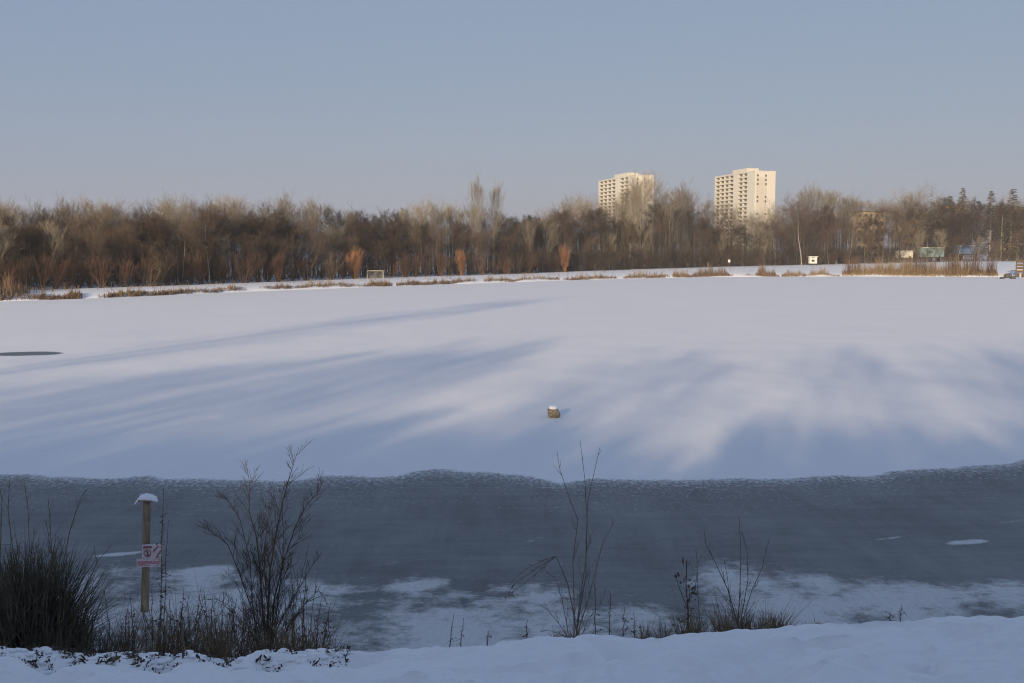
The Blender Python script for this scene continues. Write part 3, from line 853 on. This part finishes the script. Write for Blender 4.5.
for i, (px, py, r, sd) in enumerate(((1008, 275, 1.15, 3), (1002, 278, .5, 5), (1013, 278.5, .6, 8))):
    q = gr(px, 279 if i else 278.2); o = rockmesh(r, sd).build('shore_boulder', M['rock_dark'], smooth=True); o.location = (q[0], q[1], r*.35)
    tag(o, ('big dark boulder left of the timber platform', 'small low boulder on the ice edge, left of the big dark one', 'small boulder right at the foot of the timber platform')[i], 'boulder')

# boulder in the ice
q = gr(553.5, 418)
e = empty('boulder', (q[0], q[1]+.15, 0))
m = rockmesh(.235, 2, (1, 1, .95)); o = m.build('stone', M['rock'], e, True); o.location = (0, 0, .15)
m = rockmesh(.15, 4, (1, .95, .55)); o = m.build('snow_cap', M['snow'], e, True); o.location = (-.01, 0, .36)
tag(e, 'small round tan boulder with a cap of snow alone on the snowy ice', 'boulder')

# ------------------------------------------------------------------ sign post at the near shore
D = 16.4
b0 = pt(144.5, 616, D); t0 = pt(147, 499, D)
e = empty('sign_post', (b0[0], D, 0))
L = lambda px, py, dy=0: tuple(Vector(pt(px, py, D))+Vector((-b0[0], -D+dy, 0)))
m = MB(); P0 = L(144.3, 640); P1 = L(147, 499)
pts = [Vector(P0).lerp(Vector(P1), t) for t in (0, .3, .6, .85, 1)]
m.tube(pts, [.068, .066, .064, .063, .062], 12); m.build('post', M['post'], e, True)
m = MB(); c = L(146, 499.5); m.box((c[0]+.015, 0, c[2]), (.22, .2, .03)); m.build('cap_board', M['post'], e)
# snow cap: wedge-like heap tapering to the left
m = MB(); ns = 14; ring = []
secs = [(134, 502.8, .03, .012), (137.5, 500.2, .07, .04), (141, 497.2, .10, .07), (146, 496.2, .12, .075), (151, 496.8, .115, .07), (155.5, 498, .09, .05), (157.5, 500, .03, .015)]
for (px, py, ry, rz_) in secs:
    c = L(px, py+1.6)
    ring.append([(c[0], math.cos(6.283*i/ns)*ry, c[2]+math.sin(6.283*i/ns)*rz_*(1 if math.sin(6.283*i/ns) > 0 else .35)) for i in range(ns)])
for r_ in ring: m.v += r_
for i in range(len(ring)-1):
    for j in range(ns): m.f.append((i*ns+j, (i+1)*ns+j, (i+1)*ns+(j+1) % ns, i*ns+(j+1) % ns))
m.f.append(tuple(range(ns))); m.f.append(tuple((len(ring)-1)*ns+i for i in reversed(range(ns))))
m.build('snow_cap', M['snow'], e, True)
def plate(pxs, name, mat, dy, th=.012, parent=e):
    m = MB(); k = len(pxs)
    m.v = [L(x, y, dy) for x, y in pxs]+[L(x, y, dy+th) for x, y in pxs]
    m.f = [tuple(range(k)), tuple(range(2*k-1, k-1, -1))]+[(i, k+i, k+(i+1) % k, (i+1) % k) for i in range(k)]
    return m.build(name, M[mat], parent)
up = plate([(144.4, 543), (164.7, 541.8), (164.2, 563.5), (143.9, 564)], 'upper_plate', 'plate', -.105)
lo = plate([(139.4, 556.5), (163.6, 557.6), (163.2, 564.6), (139.6, 564.8)], 'lower_plate', 'plate', -.125)
def mark(pxs, mat, par, dy): plate(pxs, 'marking', mat, dy, .003, par)
mark([(145.2, 544.6), (154.5, 544.2), (154.5, 546.4), (145.2, 546.8)], 'dkred', up, -.109)
# round pictogram with a crossed figure
m = MB(); n = 20; cx, cy = 149.8, 551.2
for i in range(n):
    a0, a1 = 6.283*i/n, 6.283*(i+1)/n
    k = len(m.v); m.v += [L(cx+3.9*math.cos(a0), cy+3.9*math.sin(a0), -.11), L(cx+3.9*math.cos(a1), cy+3.9*math.sin(a1), -.11), L(cx+2.9*math.cos(a1), cy+2.9*math.sin(a1), -.11), L(cx+2.9*math.cos(a0), cy+2.9*math.sin(a0), -.11)]
    m.f.append((k, k+1, k+2, k+3))
m.build('marking', M['dkred'], up)
mark([(147.2, 548.2), (148.2, 547.6), (152.6, 554.2), (151.6, 554.9)], 'dkred', up, -.1125)
mark([(149.3, 549.2), (150.4, 549.2), (150.8, 552), (150.2, 554), (149, 554), (149.2, 551)], 'rock_dark', up, -.1105)
mark([(155, 549), (160, 543.8), (161.3, 544.6), (156.2, 550)], 'dkred', up, -.109)
mark([(157.5, 556), (162.8, 548.2), (163.6, 549.2), (158.6, 556.4)], 'dkred', up, -.109)
x0 = 140.2
rl = random.Random(4)
while x0 < 162:
    w_ = rl.uniform(.5, 1.3); mark([(x0, 558.8), (x0+w_, 558.8), (x0+w_, 561.4), (x0, 561.4)], 'red', lo, -.129); x0 += w_+rl.uniform(.25, .5)
mark([(140.2, 562.1), (153, 562.3), (153, 563.4), (140.2, 563.3)], 'red', lo, -.129)
tag(e, 'weathered wooden post with snow cap and red and white ice warning plates', 'sign post')

# ------------------------------------------------------------------ near plants
def P3(px, py, Y): return Vector(pt(px, py, Y))
def twigs(mb, p, d, L, r, lev, rnd, spread=.55, kids=5, up=.12):
    seg = 4; q = p.copy(); rr0 = min(r, .0045); nodes = [q.copy()]
    for i in range(seg):
        d = (d+Vector((rnd.gauss(0, .07), rnd.gauss(0, .07), up*.3+rnd.gauss(0, .04)))).normalized()
        q2 = q+d*(L/seg); r2 = max(rr0*.78, .0010); mb.seg(q, q2, rr0, r2, 4); q = q2; rr0 = r2; nodes.append(q.copy())
        if lev > 0 and i >= 0:
            for k in range(max(1, kids//seg+(rnd.random() < (kids % seg)/seg))):
                t = rnd.random(); u = nodes[-2].lerp(nodes[-1], t)
                dd = (d+Vector((rnd.choice((-1, 1))*rnd.uniform(.4, 1.1)*spread, rnd.gauss(0, spread), rnd.uniform(-.05, .3)))).normalized()
                twigs(mb, u, dd, L*rnd.uniform(.35, .65)*(1.1-.15*i), max(r2*.6, .0013), lev-1, rnd, spread, max(3, kids-1), up)
def path(mb, pix, Y, r0, r1, dys=None, n=5):
    pts = [P3(x, y, Y+(dys[i] if dys else 0)) for i, (x, y) in enumerate(pix)]
    if pix[0][1] >= 600 and 6.4 < Y < 8.6:
        q = Vector((pts[0].x, pts[0].y, bz(pts[0].x, pts[0].y)-.04))
        if q.z < pts[0].z: pts = [q]+pts
    k = len(pts); mb.tube(pts, [r0+(r1-r0)*i/(k-1) for i in range(k)], n, False); return pts
def stem_with(mb, pix, Y, r0, r1, rnd, side, lev=2, L=.3, spread=.7, dy=0):
    pts = path(mb, pix, Y, r0, r1, [dy*i/len(pix) for i in range(len(pix))])
    for i in range(side):
        t = .10+.88*(i+rnd.random())/side; f = t*(len(pts)-1); j = min(int(f), len(pts)-2)
        u = pts[j].lerp(pts[j+1], f-j); d = (pts[j+1]-pts[j]).normalized()
        d = (d+Vector((rnd.choice((-1, 1))*rnd.uniform(.5, 1.2)*spread, rnd.gauss(0, .5), rnd.uniform(-.1, .3)))).normalized()
        twigs(mb, u, d, L*rnd.uniform(.5, 1.2)*(1.3-1.05*t), max(.0020, (r0+(r1-r0)*t)*.45), lev-1 if t < .55 else max(lev-2, 0), rnd)
# big bare shrub
rnd = random.Random(21); Y = 7.6; mb = MB()
S = [([(268, 655), (268, 610), (270, 570), (277, 530), (283, 500), (290, 475), (299, 447)], .018, .003, 15, .42),
     ([(266, 655), (262, 600), (259, 560), (256, 535), (249, 512), (250, 485), (247, 468)], .013, .003, 12, .36),
     ([(270, 655), (274, 600), (284, 560), (296, 525), (308, 503), (318, 492), (324, 480)], .012, .002, 12, .34),
     ([(264, 650), (252, 610), (240, 575), (228, 545), (214, 533), (203, 527)], .010, .002, 10, .34),
     ([(268, 650), (284, 615), (298, 590), (312, 566), (322, 552)], .007, .002, 7, .22),
     ([(262, 650), (245, 625), (228, 605), (214, 598)], .007, .002, 8, .28),
     ([(272, 650), (278, 600), (282, 570), (284, 540), (281, 500), (285, 480)], .010, .002, 10, .3),
     ([(258, 652), (252, 600), (250, 560), (240, 520), (228, 500), (222, 498)], .008, .002, 10, .3),
     ([(276, 652), (292, 620), (304, 605), (318, 590), (326, 600)], .007, .002, 8, .24),
     ([(270, 640), (266, 590), (264, 550), (268, 520), (275, 495)], .008, .002, 8, .26)]
for pix, r0, r1, side, LL in S: stem_with(mb, pix, Y, r0*.66, .0013, rnd, int(side*1.8), 3, LL*.95, .6, rnd.uniform(-.5, .5))
for i in range(26):
    x0 = rnd.gauss(272, 16); ln = rnd.gauss(0, 16); tp = rnd.uniform(540, 615)
    stem_with(mb, [(x0, 650), (x0+ln*.3, 650-(650-tp)*.5), (x0+ln, tp)], Y+rnd.uniform(-.3, .3), .004, .0012, rnd, 5, 2, .16, .5)
tag(mb.build('bare_shrub', M['stem_dark']), 'tall many-branched leafless dark shrub on the near bank right of the sign post', 'shrub')
# slender shrub centre-right
rnd = random.Random(33); Y = 7.3; mb = MB()
S = [([(575, 645), (580, 600), (586, 560), (587, 520), (585, 480), (580, 440)], .009, .002, 7, .2),
     ([(575, 645), (580, 610), (586, 575), (586, 540), (588, 500), (597, 460), (600, 447)], .008, .002, 7, .2),
     ([(574, 645), (574, 600), (573, 560), (578, 520), (570, 500), (560, 470), (557, 452)], .007, .002, 7, .22),
     ([(576, 640), (588, 600), (596, 570), (602, 545), (615, 520)], .006, .002, 6, .2),
     ([(570, 645), (566, 620), (562, 600), (556, 580), (545, 570)], .005, .002, 6, .15),
     ([(572, 645), (560, 625), (548, 610), (540, 605)], .005, .002, 6, .12),
     ([(570, 645), (562, 635), (548, 630), (540, 632)], .004, .002, 5, .1),
     ([(578, 645), (588, 620), (600, 605), (606, 590)], .004, .002, 5, .12)]
for pix, r0, r1, side, LL in S: stem_with(mb, pix, Y, r0*.72, .0014, rnd, side, 2, LL*1.2, .38, rnd.uniform(-.3, .3))
path(mb, [(577, 636), (573, 610), (568, 585), (562, 570), (556, 556)], Y, .0055, .0035)
for k in range(3): stem_with(mb, [(556, 556), (545, 560+k*3), (530, 567+k*6), (516-k*3, 576+k*9), (507-k*2+k*k*3, 588+k*5)], Y, .0026, .0012, rnd, 7, 2, .07, .4)
o = mb.build('slender_shrub', M['stem_grey'])
lf = MB()
for i in range(16): lf.leaf(P3(rnd.uniform(504, 514), rnd.uniform(586, 598), Y), .012)
lf.build('dead_leaves', M['dead_leaf'], o)
tag(o, 'slender upright leafless shrub with a snapped branch hanging left', 'shrub')
# thin wiry shrub on the right
rnd = random.Random(35); Y = 7.3; mb = MB()
for pix, r0 in (([(738, 625), (740, 590), (741, 555), (739, 515)], .0055), ([(738, 625), (728, 590), (715, 562), (706, 545), (704, 530)], .005), ([(741, 620), (748, 580), (747, 550), (742, 532)], .004),
                ([(742, 622), (752, 590), (762, 568), (769, 540)], .0035), ([(734, 620), (730, 600), (727, 575), (724, 560)], .003), ([(700, 628), (698, 595), (697, 560), (696, 550)], .003)):
    stem_with(mb, pix, Y, r0, .0015, rnd, 6, 2, .14, .5, rnd.uniform(-.2, .2))
tag(mb.build('wiry_shrub', M['stem_brown']), 'wiry forked twigs rising out of the right-hand dry grass', 'shrub')
# broom-like bush left edge
rnd = random.Random(41); mb = MB(); Y = 7.6
for i in range(2100):
    bx_ = rnd.gauss(30, 25); by = 650
    if bx_ > 88 or bx_ < -60: continue
    lean = (bx_-30)*rnd.uniform(.1, .8)+rnd.gauss(0, 17)
    topy = rnd.uniform(548, 642)+max(0, abs(bx_-32)-18)*.7-(12 if 0 < bx_ < 60 else 0)*rnd.random()
    if rnd.random() < .08: topy -= 22*rnd.random()
    dy = rnd.uniform(-.5, .5)
    a = P3(bx_, by+6, Y+dy); c = P3(min(bx_+lean, 118), topy, Y+dy+rnd.gauss(0, .15)); mid = a.lerp(c, .5)+Vector((-lean*.0015+rnd.gauss(0, .03), 0, .03))
    a.z = min(a.z, bz(a.x, a.y)); mb.seg(a, mid, .005, .004, 3); mb.seg(mid, c, .003, .0010, 3)
    if rnd.random() < .4:
        u = mid.lerp(c, rnd.random()); mb.seg(u, u+Vector((rnd.gauss(0, .07), rnd.gauss(0, .07), rnd.uniform(-.04, .13))), .0016, .0008, 3)
o = tag(mb.build('broom_bush', M['broom']), 'dense dark broom bush filling the lower left corner', 'bush')
mb = MB()
for pix, r0 in (([(20, 640), (14, 560), (8, 510), (10, 475)], .006), ([(60, 640), (62, 570), (70, 530), (80, 500), (86, 490)], .006), ([(48, 640), (52, 560), (50, 520), (48, 500)], .004), ([(35, 640), (30, 560), (28, 510), (24, 480)], .004),
                ([(75, 640), (85, 590), (98, 560), (112, 545)], .005), ([(5, 640), (0, 560), (2, 500), (-4, 470)], .005), ([(55, 640), (56, 580), (50, 545), (46, 520)], .004)):
    stem_with(mb, pix, 7.9, r0, .0015, rnd, 10, 2, .26, .45, rnd.uniform(-.2, .2))
tag(mb.build('bare_saplings', M['stem_brown']), 'thin pale bare shoots standing up through the dark broom bush', 'shoots')
# dead weeds (nettles, willowherb)
def weed(px, base, top, Y, label, rnd, leaves=26, lean=0, seed_head=True, group=None):
    mb = MB(); lf = MB(); n = 6
    pix = [(px+lean*(i/n)**1.5+rnd.gauss(0, .5), base+(top-base)*i/n) for i in range(n+1)]
    pts = path(mb, pix, Y, .0045 if leaves < 50 else .0055, .0015)
    Lh = (pts[-1]-pts[0]).length
    for i in range(leaves):
        t = rnd.uniform(.25, 1); f = t*n; j = min(int(f), n-1); u = pts[j].lerp(pts[j+1], f-j)
        d = Vector((rnd.gauss(0, 1), rnd.gauss(0, 1), rnd.uniform(-.6, .6))).normalized()
        l = rnd.uniform(.015, .055)*(1.2-t*.6); mb.seg(u, u+d*l, .0015, .001, 3); lf.leaf(u+d*l+Vector((0, 0, -.006)), rnd.uniform(.006, .014))
    o = mb.build('dead_weed', M['stem_dark']); lf.build('leaves', M['dead_leaf'], o)
    return tag(o, label, 'weed', group)
rnd = random.Random(51)
weed(160, 640, 488, 7.6, 'very tall thin dead weed standing just in front of the sign plates', rnd, 150, 3)
weed(164, 640, 520, 7.5, 'tall dead weed leaning right beside the sign post', rnd, 40, 4)
weed(110, 640, 590, 7.3, 'short dead weed alone left of the sign post', rnd, 14, -6)
for i, (px, tp, ln) in enumerate(((181, 588, 4), (190, 596, 0), (199, 600, 5), (212, 604, 0), (222, 592, 3), (232, 598, 6), (206, 590, -3), (172, 596, -4), (152, 590, 0), (240, 608, 4), (135, 596, -3), (127, 604, 3), (145, 600, -5), (158, 606, 5), (176, 603, 6), (186, 607, -6), (195, 586, 7), (217, 597, -5), (227, 605, 4), (236, 599, -4), (246, 596, 5), (250, 611, -6))):
    weed(px+rnd.uniform(-2, 2), 648, tp, 7.2+rnd.uniform(-.2, .3), 'brown dead weed in the tangle between sign post and tall dark shrub', rnd, 30, ln, group='dead weeds between post and shrub')
weed(316, 648, 597, 7.0, 'dead weed with bent tip just right of the tall dark shrub', rnd, 34, 6)
weed(324, 648, 603, 7.1, 'dead weed farther right of the tall dark shrub, upright', rnd, 30, 6)
weed(330, 648, 612, 7.1, 'lowest dead weed right of the tall dark shrub', rnd, 20, -3)
weed(303, 645, 560, 7.3, 'slim dead weed rising inside the right side of the tall dark shrub', rnd, 30, 4)
weed(450, 648, 614, 7.0, 'left of two small nodding weeds alone on the bank crest', rnd, 12, 4)
weed(461, 648, 618, 7.0, 'right of two small nodding weeds alone on the bank crest', rnd, 12, 3)
weed(487, 642, 630, 6.8, 'tiny dead stalk on the bank crest left of the slender shrub', rnd, 4, 2)
weed(595, 640, 575, 7.1, 'thin straight dead weed touching the slender shrub on its right', rnd, 16, 0)
weed(609, 640, 590, 7.1, 'dead weed second to the right of the slender shrub', rnd, 20, 2)
weed(622, 640, 606, 7.1, 'dead weed between slender shrub and dry grass, slightly short', rnd, 16, 3)
weed(634, 640, 612, 7.0, 'stubby dead weed at the left rim of the dry grass', rnd, 14, 0)
weed(527, 642, 620, 7.0, 'short dark weed just left of the slender shrub', rnd, 12, 0)
weed(346, 660, 645, 6.1, 'tiny weed tip poking out of the foreground snow', rnd, 6, 2)
weed(900, 622, 605, 6.9, 'small dead weed alone on the right bank crest', rnd, 12, 2)
weed(890, 622, 612, 6.9, 'tiny dead stalk left of the weed on the right bank crest', rnd, 8, -1)
# leafy dead weed right
mb = MB(); lf = MB(); Y = 7.2
path(mb, [(689, 640), (688, 610), (686, 585), (687, 560)], Y, .006, .003); path(mb, [(688, 610), (680, 590), (675, 575)], Y, .004, .002); path(mb, [(688, 600), (695, 590), (697, 574)], Y, .004, .002)
for cx, cy, n, sx, sy in ((687, 564, 14, 4, 3), (677, 575, 10, 4, 2), (687, 585, 16, 5, 6), (689, 605, 30, 6, 8), (686, 620, 24, 7, 6), (695, 592, 8, 3, 4)):
    for i in range(n): lf.leaf(P3(rnd.gauss(cx, sx*.6), rnd.gauss(cy, sy*.6), Y+rnd.gauss(0, .04)), rnd.uniform(.010, .022))
o = mb.build('leafy_weed', M['stem_dark']); lf.build('leaves', M['dead_leaf'], o)
tag(o, 'dark dead weed still holding curled leaves at the left of the dry grass', 'weed')
# dry grass
def tuft(px0, px1, base, top, n, Y, label, mat='grass_dry', w=.006, kind='stuff'):
    mb = MB(); r = random.Random(px0)
    for i in range(n):
        px = r.uniform(px0, px1); k = .4+.6*vnoise(px*.12, 0, 5)
        f = min(1, min(px-px0, px1-px)/12+.3)
        dy = r.uniform(-.25, .35)
        if vnoise(px*.16, dy*3+9, 31) < .46: continue
        a = P3(px, base+4, Y+dy); a.z = min(a.z, bz(a.x, a.y)-.01); h = (base-top)*(.3+1.1*vnoise(px*.3, dy*4, 6))*f*r.uniform(.25, 1.0)*(1.9 if r.random() < .05 else 1)
        c = P3(px+r.gauss(0, h*.5), base-h, Y+dy); mid = a.lerp(c, .6)+Vector((0, 0, .01))
        mb.blade(a, mid, w); mb.blade(mid.lerp(a, .25), c, w*.6)
    return tag(mb.build('dry_grass', M[mat]), label, 'grass', kind=kind)
tuft(672, 792, 634, 604, 2600, 7.1, 'tuft of dry brown grass on the right of the bank crest')
tuft(636, 676, 640, 614, 500, 7.1, 'sparse dry grass left of the leafy dead weed')
tuft(800, 830, 628, 620, 260, 6.9, 'small dry grass patch right of the big tuft', 'grass_dry')
tuft(112, 262, 656, 594, 2600, 7.1, 'dry grass tangle between sign post and tall shrub', 'grass_dry')
tuft(255, 335, 654, 606, 800, 7.0, 'dry grass around the foot of the tall dark shrub', 'grass_dry')
tuft(540, 600, 640, 628, 300, 7.0, 'short dry grass around the foot of the slender shrub')
tuft(-40, 118, 650, 610, 1500, 7.1, 'dark grass under the broom bush', 'broom')
# leaf litter and clods on the crest, left
mb = MB(); r = random.Random(8)
for i in range(8000):
    px = r.uniform(-30, 350); yb = r.uniform(5.9, 7.1)
    x = (px-512)/F*(yb*1.03)
    dens = vnoise(px*.09, yb*5, 4)*(1.05 if px < 190 else .85)
    if dens < .50 or r.random() < max(0, (px-250)/130): continue
    z = bz(x, yb); mb.leaf((x, yb, z+r.uniform(0, .035)), r.uniform(.008, .022))
for px, py in ((255, 659), (146, 664), (215, 655), (372, 655), (386, 648)):
    yb = 6.0; x = (px-512)/F*yb*1.03
    for k in range(5): mb.leaf((x+r.gauss(0, .01), yb+r.gauss(0, .02), bz(x, yb)+.01), .014)
tag(mb.build('leaf_litter', M['litter']), 'dead leaves and clods showing through snow at the left crest', 'leaf litter', kind='stuff')
# snow clumps held by the plants
mb = MB(); r = random.Random(9)
for i in range(420):
    px = r.uniform(-20, 345); yb = r.uniform(6.05, 6.6); x = (px-512)/F*(yb*1.03); z = bz(x, yb)
    q = rockmesh(r.uniform(.007, .024), i, (1.6, 1.2, .6)); k = len(mb.v); zc = z+r.uniform(-.004, .008)
    mb.v += [(v[0]+x, v[1]+yb, v[2]+zc) for v in q.v]; mb.f += [tuple(a+k for a in f) for f in q.f]
tag(mb.build('snow_clumps', M['snow'], smooth=True), 'snow clumps caught on the grass and leaves of the left crest', 'snow', kind='stuff')

# ------------------------------------------------------------------ trees behind the viewpoint (they cast the long shadows)
AZ, EL = math.radians(18.5), math.radians(11.0)
dh = (math.sin(AZ), math.cos(AZ))
SH = [proto_tree('shade', 501+i, 16, 'bark', 'twig_brown', 'bare_tree') for i in range(2)]
SHP = proto_tree('shade', 511, 15, 'bark', 'twig_brown', 'bare_poplar')
SB = [proto_bush(521+i, 5, .6, 30, 'twig_brown', 'leafless_thicket', twr=.02, dens=14) for i in range(2)]
def shade(px, py, b, proto, wide, lab):
    """tree whose tip shadow falls at image point (px,py), standing b metres behind the viewpoint"""
    g = gr(px, py); L = (g[1]+b)/dh[1]; x = g[0]-dh[0]*L
    h = L*math.tan(EL)-4.6
    place(proto, (x, -b, 4.4), h, b*1.7, lab, 'tree', lab, wide)
LB = 'bare tree behind the viewpoint whose shadow lies across the ice'
for px, py, b, k, w in ((540, 297, 24, 2, .5), (520, 345, 20, 0, .9), (425, 352, 17, 1, .9), (300, 358, 19, 0, .9), (235, 365, 18, 1, 1.0), (120, 372, 18, 0, 1.0), (690, 348, 20, 1, .9),
                        (855, 345, 22, 0, .85), (965, 344, 20, 1, .9), (1045, 342, 18, 0, .9), (575, 395, 14, 2, .9), (0, 390, 18, 1, 1), (-120, 380, 18, 0, 1.1), (-300, 380, 20, 1, 1.2), (1180, 350, 20, 0, 1.2),
                        (640, 440, 11, 2, .7), (560, 338, 22, 0, .8), (480, 343, 19, 1, .9), (380, 346, 21, 0, .8), (20, 378, 16, 1, .9), (260, 385, 14, 2, .9), (130, 400, 14, 2, .8), (430, 410, 12, 2, .9), (1000, 352, 16, 0, .8), (720, 356, 17, 0, .7), (770, 425, 12, 2, .7), (60, 425, 13, 2, .6), (190, 398, 15, 2, .6), (390, 380, 16, 2, .6), (470, 395, 13, 2, .6), (330, 425, 12, 2, .6)):
    shade(px, py, b, SHP if k == 2 else SH[k], w, LB)
r = random.Random(14)
for i in range(46):
    x = -52+i*2.0+r.uniform(-.5, .5); y = -8.5-r.uniform(0, 5)
    place(SB[i % 2], (x, y, 4.3), r.uniform(3.6, 5.0), r.uniform(0, 6), 'leafless thicket bush behind the viewpoint', 'bush', 'leafless thicket bushes behind the viewpoint', 1.5)

# ------------------------------------------------------------------ light, sky, camera
hz = MB(); hz.box((0, 400, 45), (3600, 2800, 96)); hz = hz.build('haze', M['snow'])
hm = bpy.data.materials.new('haze'); hm.use_nodes = True; hm.node_tree.nodes.clear()
ho = hm.node_tree.nodes.new('ShaderNodeOutputMaterial'); hv = hm.node_tree.nodes.new('ShaderNodeVolumePrincipled')
hv.inputs['Color'].default_value = (.96, .97, .95, 1); hv.inputs['Density'].default_value = .00030; hv.inputs['Anisotropy'].default_value = .2
hm.node_tree.links.new(hv.outputs[0], ho.inputs['Volume']); hz.data.materials.clear(); hz.data.materials.append(hm)
tag(hz, 'thin cold winter haze over the lake', kind='stuff')
sc = bpy.context.scene
w = bpy.data.worlds.new('World'); sc.world = w; w.use_nodes = True
nt = w.node_tree; bg = nt.nodes['Background']
sky = nt.nodes.new('ShaderNodeTexSky'); sky.sky_type = 'NISHITA'; sky.sun_disc = False
sky.sun_elevation = EL; sky.sun_rotation = math.pi+AZ
sky.air_density = 1.0; sky.dust_density = 1.0; sky.ozone_density = 1.0; sky.altitude = 0
mad = nt.nodes.new('ShaderNodeVectorMath'); mad.operation = 'MULTIPLY_ADD'      # clear sky seen through a thin even winter veil
mad.inputs[1].default_value = (.36, .25, .12); mad.inputs[2].default_value = (1.66, 2.46, 4.2)
nt.links.new(sky.outputs[0], mad.inputs[0]); nt.links.new(mad.outputs[0], bg.inputs[0]); bg.inputs[1].default_value = .083
sl = bpy.data.lights.new('sun', 'SUN'); sl.energy = 5.0; sl.angle = math.radians(.85); sl.color = (1, .79, .52)
so = bpy.data.objects.new('sun', sl); col.objects.link(so)
d = Vector((math.sin(AZ)*math.cos(EL), math.cos(AZ)*math.cos(EL), -math.sin(EL)))
so.rotation_euler = d.to_track_quat('-Z', 'Y').to_euler(); so.location = (-30, -60, 40)
cd = bpy.data.cameras.new('camera'); cd.sensor_width = 36; cd.lens = F*36/1024; cd.clip_end = 9000; cd.clip_start = .1
co = bpy.data.objects.new('camera', cd); col.objects.link(co)
co.location = (0, 0, CAMZ); co.rotation_euler = (math.pi/2-TH, 0, 0)
sc.camera = co
sc.render.engine = 'CYCLES'
sc.view_settings.view_transform = 'Standard'; sc.view_settings.look = 'None'; sc.view_settings.exposure = 0.33; sc.cycles.filter_width = 1.1; sc.view_settings.gamma = 1
sc.render.resolution_x = 1024; sc.render.resolution_y = 683
